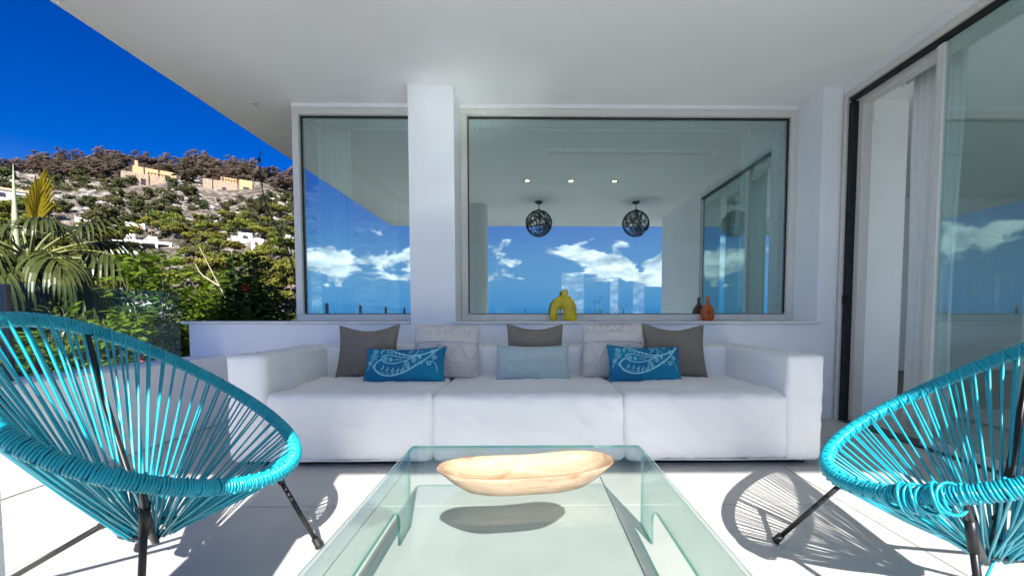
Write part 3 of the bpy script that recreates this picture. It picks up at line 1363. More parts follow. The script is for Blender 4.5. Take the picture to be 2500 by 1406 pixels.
def orange_vase():
    m = mat('burnt_orange_glaze', (.42, .085, .008), .2, .2, 16, .05, 30, spec=.5)
    prof = [(.030, 0), (.046, .003), (.055, .02), (.060, .055), (.056, .092), (.044, .120), (.026, .142), (.0165, .158), (.0145, .185), (.0165, .208), (.018, .213), (.012, .2135), (.010, .19)]
    n = 40
    mb = MB()
    V = []
    for r, z in prof:
        for j in range(n):
            a = 2 * PI * j / n
            x, y = r * math.cos(a), r * math.sin(a) * .72
            V.append((x, y, z))
    k = len(prof)
    # dimple pressed into the front
    pts = spline([(r, 0, z) for r, z in prof], 5)
    V = []
    for p in pts:
        for j in range(n):
            a = 2 * PI * j / n
            x, y, z = p.x * math.cos(a), p.x * math.sin(a) * .72, p.z
            d2 = (x - .004) ** 2 + (z - .070) ** 2
            if y < 0:
                y += .022 * math.exp(-d2 / .00028)
            V.append((x, y, z))
    F = []
    for i in range(len(pts) - 1):
        for j in range(n):
            F.append((i * n + j, i * n + (j + 1) % n, (i + 1) * n + (j + 1) % n, (i + 1) * n + j))
    mb.add(V, F, 0, True)
    mb.add([V[j] for j in range(n)], [tuple(range(n - 1, -1, -1))])
    o = mb.build('bottle_vase', m)
    o.location = (1.60, 3.80, .8115)
    tag(o, 'small burnt orange ceramic bottle vase on the window sill', 'vase')


yellow_vase()
orange_vase()


# ================================================================== CURTAINS, LAMPS
def curtain(label, p0, p1, z0, z1, waves, amp, gather=0., seed=0):
    """hanging cloth between two points of the plan; pleats along its width"""
    p0, p1 = Vector(p0), Vector(p1)
    d = p1 - p0
    nrm = Vector((-d.y, d.x)).normalized()
    nu, nv = waves * 8, 22
    V, F = [], []
    for j in range(nv + 1):
        v = j / nv
        for i in range(nu + 1):
            u = i / nu
            w = math.sin(u * waves * 2 * PI + .5 * math.sin(v * 3 + seed)) + .35 * math.sin(u * waves * 4.7 + seed + v)
            sq = 1 - gather * math.sin(min(1, v * 1.3) * PI) * .5
            q = p0 + d * (.5 + (u - .5) * sq) + nrm * amp * w * (.7 + .5 * (1 - v))
            V.append((q.x, q.y, z0 + (z1 - z0) * v))
    for j in range(nv):
        for i in range(nu):
            a = j * (nu + 1) + i
            F.append((a, a + 1, a + nu + 2, a + nu + 1))
    o = link('curtain', np_mesh('curtain', V, F, CURTAIN, smooth=True))
    s = o.modifiers.new('cloth', 'SOLIDIFY')
    s.thickness = .0015
    MB().tube([(p0.x, p0.y, z1 + .012), (p1.x, p1.y, z1 + .012)], .008, 8).build('header_tape', CURTAIN, o)
    tag(o, label, 'curtain')
    return o


curtain('white curtain gathered inside the narrow corner window', (-1.93, 4.07), (-1.64, 4.12), .02, 2.60, 6, .022, 0, 1)
curtain('white curtain gathered inside the right end of the picture window', (2.00, 4.08), (2.36, 4.06), .02, 2.60, 8, .022, 0, 2)
curtain('white curtain hanging in the open doorway', (2.84, 3.20), (2.84, 2.82), .02, 2.60, 6, .02, .25, 3)
curtain('white sheer curtain behind the sliding glass door', (2.93, 2.50), (2.93, 1.44), .02, 2.60, 12, .018, 0, 4)


def rail(label, a, b):
    o = MB().tube([a, b], .014, 10).build('curtain_rail', PLASTER)
    for p in (a, b):
        MB().lathe([(.0, -.02), (.022, -.01), (.022, .01), (.0, .02)], 12, p).build('end_cap', PLASTER, o)
    v = Vector(a).lerp(Vector(b), .5)
    MB().tube([(v.x, v.y, v.z + .01), (v.x, v.y, HC - .05)], .006, 8).build('bracket', PLASTER, o)
    tag(o, label, 'curtain rail')


rail('white curtain rail above the narrow corner window', (-1.93, 4.19, 2.625), (-.75, 4.19, 2.625))
rail('white curtain rail along the side window', (-1.83, 4.10, 2.627), (-1.83, 6.9, 2.627))
rail('white curtain rail above the picture window', (-.48, 4.18, 2.622), (2.55, 4.18, 2.622))
rail('white curtain rail above the sliding door', (2.90, 3.35, 2.625), (2.90, 1.44, 2.625))
vent = bevel(box('ceiling_vent', .20, 2.05, 4.72, 4.82, HC - .075, HC - .051, INTWALL), .004)
tag(vent, 'long slot vent in the indoor ceiling', 'vent')
MB().box(.23, 2.02, 4.735, 4.805, HC - .078, HC - .0755).build('slot', DARKM, vent)

LAMPW = emit('lamp_warm', (1.0, .72, .42), 14)


def woven_lamp(label, x, y, seed):
    rd = random.Random(seed)
    root = empty('pendant_lamp', (x, y, HC), 0, label, 'lamp', 'woven ball lamps under the terrace ceiling')
    MB().lathe([(.062, 0), (.062, -.012), (.05, -.03), (.012, -.038)], 24).build('ceiling_rose', DARKM, root)
    MB().tube([(0, 0, -.03), (0, 0, -.13)], .006, 8).build('stem', DARKM, root)
    MB().lathe([(.008, -.11), (.014, -.115), (.022, -.15), (.0, -.152)], 14).build('collar', DARKM, root)
    mb = MB()
    Rr = .212
    C = Vector((0, 0, -.15 - Rr + .012))
    wick = mat('dark_rattan', (.045, .038, .032), .6, .2, 30)
    for k in range(34):
        ax = Vector((rd.gauss(0, 1), rd.gauss(0, 1), rd.gauss(0, 1))).normalized()
        off = rd.uniform(-.55, .55)
        e1 = ax.orthogonal().normalized()
        e2 = ax.cross(e1)
        q = math.sqrt(1 - off * off)
        rj = Rr * rd.uniform(.97, 1.02)
        mb.tube([C + (ax * off + (e1 * math.cos(2 * PI * i / 36) + e2 * math.sin(2 * PI * i / 36)) * q) * rj for i in range(36)], .0045, 5, True)
    mb.build('woven_shade', wick, root)
    MB().lathe([(.0, -.30), (.02, -.295), (.03, -.27), (.022, -.235), (.014, -.22), (.014, -.15)], 14).build('bulb', mat('bulb_glass', (.7, .7, .68), .2), root)


woven_lamp('woven ball pendant lamp nearer the round column', .19, .73, 4)
woven_lamp('woven ball pendant lamp nearer the sliding door', 1.77, .73, 9)
for x, w in ((.0, 'nearest the column'), (.60, 'in the middle of the row'), (1.20, 'nearest the sliding door')):
    s = empty('ceiling_spot', (x, 1.81, HC), 0, 'small lit recessed ceiling spot ' + w, 'spotlight', 'recessed spots in the terrace ceiling')
    f = MB()
    f.box(-.05, .05, -.05, -.03, -.006, -.0005)
    f.box(-.05, .05, .03, .05, -.006, -.0005)
    f.box(-.05, -.03, -.0299, .0299, -.006, -.0005)
    f.box(.03, .05, -.0299, .0299, -.006, -.0005)
    f.build('trim', mat('spot_trim', (.5, .5, .5), .4), s)
    MB().lathe([(.026, -.0008), (.026, -.003), (.02, -.004)], 16).build('lamp', LAMPW, s)
# hook in the ceiling
hook = empty('ceiling_hook', (-2.37, 3.85, HC), 0, 'small metal hook screwed into the terrace ceiling', 'hook')
MB().lathe([(.03, -.0005), (.03, -.008), (.008, -.012)], 14).build('plate', ALU, hook)
MB().tube(spline([(0, 0, -.01), (0, 0, -.035), (.022, 0, -.055), (.018, 0, -.085), (-.008, 0, -.09)], 5), .006, 8).build('hook_arm', ALU, hook)

# low cabinet and plant seen through the open door
cab = empty('cabinet', (3.75, 6.25, .004), 0, 'dark low cabinet indoors beyond the open door', 'cabinet')
CABW = mat('cabinet_grey', (.10, .10, .11), .5, .1, 12)
bevel(MB().box(-.5, .5, -.2, .2, 0.0, .82).build('carcass', CABW, cab), .006)
for k in range(3):
    bevel(MB().box(-.48, .48, -.222, -.2005, .05 + k * .26, .28 + k * .26).build('drawer_front', mat('drawer_grey', (.16, .16, .17), .5), cab), .004)
lamp = empty('table_lamp', (3.56, 6.2, .8245), 0, 'small dark lamp on the indoor cabinet', 'lamp')
MB().lathe([(.06, 0), (.06, .02), (.015, .03), (.015, .2)], 16).build('base', DARKM, lamp)
MB().lathe([(.09, .17), (.06, .32), (.05, .32)], 20).build('lamp_shade', DARKM, lamp)


# ================================================================== VEGETATION
def leaf_mat(name, c, c2, rnd=0., trans=.35, rough=.5, scale=2.):
    return mat(name, c, rough, 0, scale, rnd=rnd, trans=trans, col2=c2, spec=.35)


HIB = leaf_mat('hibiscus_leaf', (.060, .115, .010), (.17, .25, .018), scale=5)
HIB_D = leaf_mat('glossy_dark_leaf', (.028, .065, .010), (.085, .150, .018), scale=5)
STEMM = mat('shrub_stem', (.20, .16, .11), .8, .2, 20)
PALE_TWIG = mat('pale_twig', (.42, .37, .27), .8, .2, 20)
RED = mat('hibiscus_red', (.55, .02, .015), .5, .2, 12, trans=.3)


def leaves_mesh(P, D, U, Ls, wratio=.42, fold=.25, droop=.25):
    """pointed leaves: P base, D direction, U up hint; arrays (n,3)"""
    n = len(P)
    D = D / np.linalg.norm(D, axis=1, keepdims=True)
    Sd = np.cross(D, U)
    Sd /= np.maximum(np.linalg.norm(Sd, axis=1, keepdims=True), 1e-6)
    Nn = np.cross(Sd, D)
    Ls = np.asarray(Ls)[:, None]
    W = Ls * wratio / 2

    def at(t, s, k):
        return P + D * Ls * t + Sd * W * s + Nn * (abs(s) * W * fold - droop * Ls * t * t) * k
    v = np.stack([at(0, 0, 1), at(.35, -1, 1), at(.42, 0, 1), at(.35, 1, 1), at(.72, -.62, 1), at(.75, 0, 1), at(.72, .62, 1), at(1, 0, 1)], 1)
    V = v.reshape(-1, 3)
    b = np.arange(n)[:, None] * 8
    tri = np.array([(0, 1, 2, 2), (0, 2, 3, 3)])
    quads = np.array([(1, 4, 5, 2), (2, 5, 6, 3)])
    tris = np.array([(0, 1, 2), (0, 2, 3), (1, 4, 2), (4, 5, 2), (2, 5, 3), (5, 6, 3), (4, 7, 5), (5, 7, 6)])
    F = (b[:, :, None] * 0 + b[:, None, :] + tris[None]).reshape(-1, 3)
    return V, F


def shrub(name, label, loc, rx, ry, h, nstem, nleaf, leaf, m, flowers=0, group=None, seed=0, top_bias=.5, cat='shrub'):
    r = np.random.default_rng(seed)
    rd = random.Random(seed)
    root = empty(name, loc, 0, label, cat, group)
    stems = MB()
    tips = []
    for k in range(nstem):
        a = rd.uniform(0, 2 * PI)
        q = math.sqrt(rd.random())
        ex, ey = rx * q * math.cos(a), ry * q * math.sin(a)
        hz = h * (.62 + .42 * rd.random() ** top_bias) * (1 - .35 * q * q)
        p0 = Vector((ex * .25, ey * .25, 0))
        p3 = Vector((ex, ey, hz))
        p1 = p0.lerp(p3, .35) + Vector((rd.uniform(-.1, .1) * rx, rd.uniform(-.1, .1) * ry, .08 * h))
        p2 = p0.lerp(p3, .7) + Vector((rd.uniform(-.12, .12) * rx, rd.uniform(-.12, .12) * ry, .08 * h))
        sp = spline([p0, p1, p2, p3], 6)
        stems.tube(sp, list(np.linspace(.008, .002, len(sp))), 5, caps=False)
        tips.append(sp)
    stems.build('branches', STEMM, root)
    P, D, U, Ls = [], [], [], []
    per = int(1.9 * nleaf) // nstem
    for sp in tips:
        k = len(sp)
        for i in range(per):
            t = 1 - abs(rd.gauss(0, .30))
            t = max(.12, min(1, t))
            x = t * (k - 1)
            i0 = min(int(x), k - 2)
            b = sp[i0].lerp(sp[i0 + 1], x - i0)
            dirv = (sp[i0 + 1] - sp[i0]).normalized()
            a = i * 2.4 + rd.uniform(-.4, .4)
            e1 = dirv.orthogonal().normalized()
            e2 = dirv.cross(e1)
            out = e1 * math.cos(a) + e2 * math.sin(a)
            d = out * .9 + dirv * rd.uniform(.1, .6) + Vector((rd.gauss(0, .2), rd.gauss(0, .2), rd.uniform(-.35, .25)))
            tw = out * rd.uniform(0, .15)
            P.append(tuple(b + tw))
            D.append(tuple(d))
            U.append((rd.gauss(0, .45), rd.gauss(-.15, .45), 1))
            Ls.append(leaf * rd.uniform(.55, 1.2))
    V, F = leaves_mesh(np.array(P), np.array(D), np.array(U), Ls)
    link('leaves', np_mesh('leaves', V, F, m, smooth=False), root)['kind'] = 'stuff'
    for k in range(flowers):
        sp = rd.choice(tips)
        c = sp[rd.randint(len(sp) // 2, len(sp) - 1)] + Vector((rd.uniform(-.1, .1), -rd.uniform(0.02, .15), rd.uniform(-.02, .1)))
        mbf = MB()
        for q in range(5):
            a = 2 * PI * q / 5
            e = Vector((math.cos(a), -.55, math.sin(a))).normalized()
            s = Vector((-math.sin(a), 0, math.cos(a)))
            mbf.add([c, c + e * .03 - s * .018, c + e * .048, c + e * .03 + s * .018], [(0, 1, 2, 3)])
        mbf.tube([c, c + Vector((0, -.06, .01))], .003, 5)
        mbf.build('flower', RED, root)
    return root


G = -1.2
shrub('hibiscus_bush', 'bright green leafy bush behind the glass railing, left of the low wall end', (-3.62, 4.25, G), .62, .55, 2.62, 42, 2400, .105, HIB, 5, None, 11)
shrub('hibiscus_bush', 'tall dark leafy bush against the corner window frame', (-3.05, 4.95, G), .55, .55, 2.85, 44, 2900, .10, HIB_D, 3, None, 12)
shrub('hibiscus_bush', 'low leafy bush with red flowers along the parapet below the palm', (-3.75, 2.95, G), .75, .65, 1.95, 46, 2600, .085, HIB, 7, None, 13)
shrub('hibiscus_bush', 'dense green bush between the palm and the low wall', (-4.35, 4.1, G), .7, .6, 2.05, 44, 2400, .095, HIB, 4, None, 14)
shrub('hibiscus_bush', 'leafy bush behind the tall dark bush, tips lit by the sun', (-3.75, 5.6, G), .75, .6, 2.70, 40, 2300, .11, HIB, 2, None, 15)
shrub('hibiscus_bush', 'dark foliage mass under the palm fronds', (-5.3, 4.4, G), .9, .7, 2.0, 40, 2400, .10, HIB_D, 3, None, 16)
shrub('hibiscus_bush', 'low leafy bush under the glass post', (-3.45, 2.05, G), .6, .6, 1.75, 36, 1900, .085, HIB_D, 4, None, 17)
shrub('bougainvillea_bush', 'straggling leafy bush outside the sea side railing', (1.9, -3.3, G), 1.5, .25, 2.55, 30, 500, .07, HIB_D, 0, None, 18)
shrub('bougainvillea_bush', 'low straggling bush outside the sea side railing near the column', (.3, -3.3, G), .5, .2, 2.22, 12, 160, .07, HIB_D, 0, None, 19)

# bare pale twig plant rising above the bushes
tw = MB()
tw.tube(spline([(0, 0, 0), (.03, 0, .9), (.02, .02, 1.75), (.06, .02, 2.1)], 6), [.012] * 19, 6)
for a in ([(.06, .02, 2.1), (-.10, .05, 2.38), (-.30, .05, 2.80)], [(.06, .02, 2.1), (.10, .0, 2.45), (.08, .0, 2.75)], [(-.1, .05, 2.38), (-.28, .05, 2.5), (-.36, .06, 2.62)],
          [(.05, .02, 2.05), (.18, .02, 2.0), (.26, .03, 1.93)], [(.06, .02, 2.1), (.2, .03, 2.25), (.26, .03, 2.42)]):
    p = spline(a, 5)
    tw.tube(p, list(np.linspace(.009, .003, len(p))), 5)
o = tw.build('bare_twig', PALE_TWIG)
o.location = (-3.27, 4.72, G)
tag(o, 'bare pale forked twig standing above the leafy bushes', 'twig')
# thin climbing shoot reaching the eaves by the window frame
cs = empty('climbing_shoot', (-2.45, 4.75, G), 0, 'thin dark shoot climbing past the corner window to the roof edge', 'plant')
pts = spline([(.05, 0, 0), (.02, 0, 1.6), (-.12, 0, 2.65), (-.36, 0, 3.22), (-.42, 0, 3.55), (-.42, .0, 3.82)], 8)
MB().tube(pts, list(np.linspace(.012, .003, len(pts))), 6).build('stem', mat('dark_stem', (.05, .05, .035), .7), cs)
P, D, U, Ls = [], [], [], []
for k in range(34):
    t = random.uniform(.55, 1)
    p = pts[int(t * (len(pts) - 1))]
    P.append(tuple(p))
    D.append((random.gauss(0, 1), random.gauss(0, .6), random.gauss(0, .5)))
    U.append((0, -.3, 1))
    Ls.append(random.uniform(.03, .075))
V, F = leaves_mesh(np.array(P), np.array(D), np.array(U), Ls)
link('leaves', np_mesh('leaves', V, F, HIB_D), cs)['kind'] = 'stuff'


# ---- fan palm
def palm():
    PG = leaf_mat('palm_leaf', (.026, .038, .009), (.085, .10, .028), trans=.15, rough=.30, scale=3)
    PY = leaf_mat('young_yellow_leaf', (.50, .36, .012), (.62, .50, .05), trans=.3, rough=.45, scale=4)
    PP = mat('pale_petiole', (.20, .22, .08), .5, .15, 8)
    root = empty('fan_palm', (-6.06, 5.35, G), 0, 'fan palm with drooping green fronds beyond the glass railing', 'palm tree')
    hz = 2.72
    trunk = MB()
    rd = random.Random(21)
    pr = []
    for k in range(24):
        z = hz * k / 23
        pr.append((.17 + .012 * math.sin(k * 2.1) + (.03 if k % 3 == 0 else 0), z))
    trunk.lathe(pr, 18)
    trunk.build('trunk', mat('palm_trunk', (.16, .12, .085), .9, .3, 12, .5, 30), root)

    def frond(az, el, pet, blade, droop, m, nseg=30, spread=2.3, hang=1.0, close=0., wide=.030):
        fo = MB()
        d0 = Vector((math.cos(az) * math.cos(el), math.sin(az) * math.cos(el), math.sin(el)))
        side = Vector((-math.sin(az), math.cos(az), 0))
        base = Vector((0, 0, hz)) + d0 * .08
        # petiole bends down a little
        pts = [base + d0 * pet * t + Vector((0, 0, -droop * .30 * pet * t * t)) for t in [k / 6 for k in range(7)]]
        tip = pts[-1]
        d1 = (pts[-1] - pts[-2]).normalized()
        # costa continuing into the blade
        cl = blade * .55
        costa = [tip + d1 * cl * t + Vector((0, 0, -droop * .55 * cl * t * t)) for t in [k / 8 for k in range(9)]]
        V, F = [], []
        for i in range(nseg):
            f = (i / (nseg - 1)) * 2 - 1
            ct = 1 - abs(f) ** .75
            x = ct * 8
            i0 = min(int(x), 7)
            P0 = costa[i0].lerp(costa[i0 + 1], x - i0)
            ang = f * spread / 2 * (1 - close)
            nrm = side.cross(d1)
            dv = (d1 * math.cos(ang) + side * math.sin(ang)).normalized()
            Ln = blade * (1 - .30 * abs(f)) * rd.uniform(.88, 1.08) * (.62 if ct > .5 else .8)
            w = blade * wide
            ns = 7
            p = P0.copy()
            dd = dv + nrm * (.10 * (i % 2))
            prev = None
            for k in range(ns + 1):
                t = k / ns
                ww = w * (1 - t) ** .6 * (.55 + 1.2 * min(t, .35))
                sdv = d1 * -math.sin(ang) + side * math.cos(ang)
                s2 = sdv * ww
                V += [p - s2 + Vector((0, 0, .35 * ww)), p, p + s2 + Vector((0, 0, .35 * ww))]
                dd = (dd + Vector((0, 0, -hang * (.10 + .95 * t * t)))).normalized()
                p = p + dd * Ln / ns
            b = len(V) - 3 * (ns + 1)
            for k in range(ns):
                a = b + 3 * k
                F += [(a, a + 1, a + 4, a + 3), (a + 1, a + 2, a + 5, a + 4)]
        fo.add(V, F, 0, False)
        fo.tube(pts + costa[1:], list(np.linspace(.016, .005, len(pts) + 8)), 6, mi=1)
        return fo.build('frond', [m, PP], root)
    k = 0
    for ring, (el, n, pet, bl, dr, hg) in enumerate(((R(-40), 10, .60, .95, .9, 1.7), (R(-12), 13, .68, 1.0, .9, 1.7), (R(-25), 11, .5, .95, .9, 1.7), (R(15), 14, .68, 1.0, .8, 1.4), (R(42), 8, .60, .92, .6, 1.2))):
        for i in range(n):
            az = 2 * PI * (i + .5 * (ring % 2)) / n + rd.uniform(-.18, .18) + .3
            frond(az, el + rd.uniform(-.12, .12), pet * rd.uniform(.9, 1.15), bl * rd.uniform(.9, 1.1), dr, PG, 30, 2.5, hg)
    # new growth: a closed spear and a half opened yellow leaf
    sp = MB()
    pts = [(-.13, 0, hz - .1), (-.145, 0, hz + .3), (-.14, 0, hz + .7), (-.13, 0, hz + 1.16)]
    p = spline(pts, 5)
    sp.tube(p, list(np.interp(np.linspace(0, 1, len(p)), [0, .25, .5, .8, 1], [.022, .032, .030, .012, .002])), 8)
    s = sp.build('spear_leaf', mat('pale_spear', (.36, .41, .25), .5, .1, 9, stretch=(1, 1, .2)), root)
    fy = frond(R(-20), R(70), .34, .70, .05, PY, 28, .72, .12, .1, .042)
    fy['label'] = 'half opened yellow young leaf'
    return root


palm()

# ---- hillside trees: a few masters, copied one by one
def crown_mesh(name, m, lobes, nper, size, seed, flat=1., wisp=0.):
    r = np.random.default_rng(seed)
    C, Q = [], []
    for (c, rad) in lobes:
        d = r.normal(size=(nper, 3))
        d /= np.linalg.norm(d, axis=1, keepdims=True)
        q = rad * (.55 + .5 * r.random((nper, 1)))
        C.append(np.array(c) + d * q * np.array([1, 1, flat]))
        Q.append(d)
    C = np.concatenate(C)
    Q = np.concatenate(Q)
    n = len(C)
    a = Q + r.normal(size=(n, 3)) * .45
    a /= np.linalg.norm(a, axis=1, keepdims=True)
    t = np.cross(a, r.normal(size=(n, 3)))
    t /= np.linalg.norm(t, axis=1, keepdims=True)
    b = np.cross(a, t)
    s = size * (.6 + .8 * r.random((n, 1)))
    if wisp:
        t = t * .6 + np.array([wisp, .1, .35])
        t /= np.linalg.norm(t, axis=1, keepdims=True)
        V = np.stack([C - t * s * 1.6, C + b * s * .28, C + t * s * 1.6, C - b * s * .28], 1).reshape(-1, 3)
    else:
        V = np.stack([C - t * s, C + b * s * .7, C + t * s, C - b * s * .7], 1).reshape(-1, 3)
    F = np.arange(n * 4).reshape(-1, 4)
    return np_mesh(name, V, F, m)


PINE = mat('pine_needles', (.055, .070, .008), .8, 0, .45, rnd=.5, trans=.12, col2=(.200, .200, .018))
DARKPINE = mat('dark_pine_needles', (.026, .034, .008), .8, 0, .45, rnd=.5, trans=.1, col2=(.075, .080, .017))
DRY = mat('dry_brown_twigs', (.052, .036, .024), .9, 0, .4, rnd=.6, col2=(.150, .112, .078))
SCRUB = mat('hill_scrub', (.034, .038, .012), .85, 0, .8, rnd=.6, col2=(.100, .095, .036))
BARK = mat('pine_bark', (.12, .09, .07), .9, .25, 3)


def trunk_mesh(h, r, seed, lean=0.):
    rd = random.Random(seed)
    mb = MB()
    p = spline([(0, 0, -.6), (lean * .2, 0, h * .4), (lean * .6, rd.uniform(-.2, .2), h * .75), (lean, 0, h)], 4)
    mb.tube(p, list(np.linspace(r, r * .35, len(p))), 6)
    for k in range(4):
        a = 2 * PI * k / 4 + rd.random()
        q = p[len(p) * 2 // 3]
        mb.tube([q, q + Vector((math.cos(a) * h * .28, math.sin(a) * h * .28, h * .18))], [r * .4, r * .12], 5)
    return mb.mesh('trunk', BARK)


def master(kind, seed):
    rd = random.Random(seed)
    if kind == 'pine':
        h = 3.1
        lobes = []
        for k in range(13):
            a = rd.uniform(0, 2 * PI)
            q = rd.random() ** .5 * 2.0
            lobes.append(((q * math.cos(a), q * math.sin(a), h + .55 - .22 * q + rd.uniform(-.5, .6)), rd.uniform(.6, 1.0)))
        return crown_mesh('crown', PINE, lobes, 80, .24, seed, .62), trunk_mesh(h, .16, seed)
    if kind == 'dark':
        h = 2.6
        lobes = [((rd.gauss(0, .9), rd.gauss(0, .9), h + rd.uniform(-1.1, 1.3)), rd.uniform(.7, 1.1)) for k in range(13)]
        return crown_mesh('crown', DARKPINE, lobes, 80, .25, seed, .75), trunk_mesh(h, .16, seed)
    if kind == 'dry':
        h = 4.2
        lobes = []
        for k in range(30):
            t = rd.random()
            lobes.append(((-1.4 + 4.0 * t + rd.gauss(0, .6), rd.gauss(0, 1.3), 1.6 + 4.2 * t * rd.uniform(.5, 1.15)), rd.uniform(.4, .95)))
        return crown_mesh('crown', DRY, lobes, 52, .30, seed, .75, 1.1), trunk_mesh(h, .2, seed, 1.0)
    if kind == 'scrub':
        lobes = [((rd.gauss(0, .7), rd.gauss(0, .6), .35 + rd.uniform(0, .5)), rd.uniform(.4, .75)) for k in range(8)]
        return crown_mesh('crown', SCRUB, lobes, 60, .2, seed, .7), None


MASTERS = {k: [master(k, 100 + 10 * i + j * 7) for j in range(5)] for i, k in enumerate(('pine', 'dark', 'dry', 'scrub'))}
INFO = {
    'pine': ('pine_tree', 'olive green round topped pine in the wood on the lower hillside', 'tree', 'pines on the lower hillside'),
    'dark': ('pine_tree', 'dark green pine among the rocks and houses of the hillside', 'tree', 'dark pines on the hillside'),
    'dry': ('dry_tree', 'wind bent brown bare tree on the ridge of the hill', 'tree', 'brown trees along the ridge'),
    'scrub': ('scrub_bush', 'low dark scrub bush among the limestone rocks', 'bush', 'scrub bushes on the rocky slope'),
}
HOUSES = [(-159, 187, 10), (-127.6, 194.2, 13), (-137.5, 138.8, 7.0), (-113.3, 127.2, 4.5), (-97, 110.8, 8.5), (-172.8, 149.5, 8), (-66.2, 78, 6),
          (-76.7, 119, 2.5), (-69.8, 113.8, 2.5), (-62.4, 113.8, 2.0)]


def plant_tree(kind, x, y, s, rz, sz=1.):
    cr, tr = MASTERS[kind][random.randrange(5)]
    nm, lb, ct, gp = INFO[kind]
    e = empty(nm, (x, y, H(x, y) - .1), rz, lb, ct, gp)
    e.scale = (s, s, s * sz)
    link('crown', cr, e)
    if tr:
        link('trunk', tr, e)


def clear(x, y, r):
    for (hx, hy, hr) in HOUSES:
        # keep the house and the strip in front of it free
        dx, dy = x - hx, y - hy
        l = math.hypot(hx, hy)
        ux, uy = hx / l, hy / l
        along = dx * ux + dy * uy
        across = abs(dx * uy - dy * ux)
        if across < hr * .95 + r * .4 and -hr * .5 - 8 - r < along < hr * .8:
            return False
    return True


def scatter(kind, n, y0, y1, smin, smax, mind, dens=None, tries=60):
    pts = []
    t = 0
    while len(pts) < n and t < n * tries:
        t += 1
        y = math.sqrt(random.uniform(y0 * y0, y1 * y1))
        u = random.uniform(-1.26, -.50)
        x = u * y
        s = random.uniform(smin, smax)
        if dens and random.random() > dens(x, y):
            continue
        if not clear(x, y, 2.0 * s):
            continue
        if any((x - a) ** 2 + (y - b) ** 2 < (mind * (s + c) * .5) ** 2 for a, b, c in pts[-400:]):
            continue
        pts.append((x, y, s))
        plant_tree(kind, x, y, s, random.uniform(-.4, .4) if kind == 'dry' else random.uniform(0, 6.28), random.uniform(.8, 1.15))
    return pts


def dens_pine(x, y):
    return 1 if y < 118 else max(0, 1 - (y - 118) / 26) * .7


scatter('pine', 295, 60, 142, .65, 1.3, 2.45, dens_pine)
scatter('dark', 60, 105, 190, .7, 1.3, 3.5)
scatter('dry', 140, 190, 230, .9, 1.75, 2.3, lambda x, y: sm(184, 205, y))
scatter('scrub', 290, 108, 200, .8, 2.2, 1.9)
for (x, y, s) in ((-164.5, 183.5, 1.25), (-168, 184, 1.1), (-121.5, 124.0, 1.7), (-128, 134.0, 1.9)):
    plant_tree('dark', x, y, s, 1.0)


# ---- limestone boulders, past counting: one mass
def boulders():
    r = np.random.default_rng(5)
    bm = bmesh.new()
    bmesh.ops.create_icosphere(bm, subdivisions=1, radius=1)
    bv = np.array([v.co[:] for v in bm.verts])
    bf = np.array([[v.index for v in f.verts] for f in bm.faces])
    bm.free()
    V, F = [], []
    o = 0
    cnt = 0
    while cnt < 3000:
        y = r.uniform(116, 208)
        x = r.uniform(-1.25, -.5) * y
        if mnoise.noise(Vector((x * .05, y * .07, 9))) < -.15 or not clear(x, y, .4):
            continue
        s = r.uniform(.2, .7) * (1 + (r.random() < .12) * 1.2)
        sc = np.array([s * r.uniform(.9, 2.2), s * r.uniform(.7, 1.1), s * r.uniform(.45, .9)])
        q = bv * (1 + r.normal(size=(len(bv), 1)) * .18) * sc
        a = r.uniform(-.5, .5)
        q = np.stack([q[:, 0] * math.cos(a) - q[:, 1] * math.sin(a), q[:, 0] * math.sin(a) + q[:, 1] * math.cos(a), q[:, 2]], 1)
        V.append(q + np.array([x, y, H(x, y) + .35 + s * .15]))
        F.append(bf + o)
        o += len(bv)
        cnt += 1
    m = mat('limestone', (.27, .25, .235), .95, .35, .9, .5, 2)
    ob = link('boulders', np_mesh('boulders', np.concatenate(V), np.concatenate(F), m))
    tag(ob, 'pale grey limestone boulders scattered over the hillside', 'boulders', kind='stuff')


boulders()

# ---- houses on the hillside
WHITE = mat('white_render', (.82, .82, .81), .85, .03, .6)
OCHRE = mat('ochre_render', (.50, .34, .18), .9, .06, .5)
STONEW = mat('rubble_stone', (.34, .26, .19), .95, .3, 1.6, .6, 3)
BEIGE = mat('beige_stone_cladding', (.52, .38, .26), .9, .15, 1.2)
DARKW = mat('dark_opening', (.035, .035, .045), .35, .3, 2)
TIMBER = mat('dark_timber', (.075, .035, .022), .8, .2, 2)
GREYW = mat('grey_porch_wall', (.30, .28, .29), .9, .1, 1)


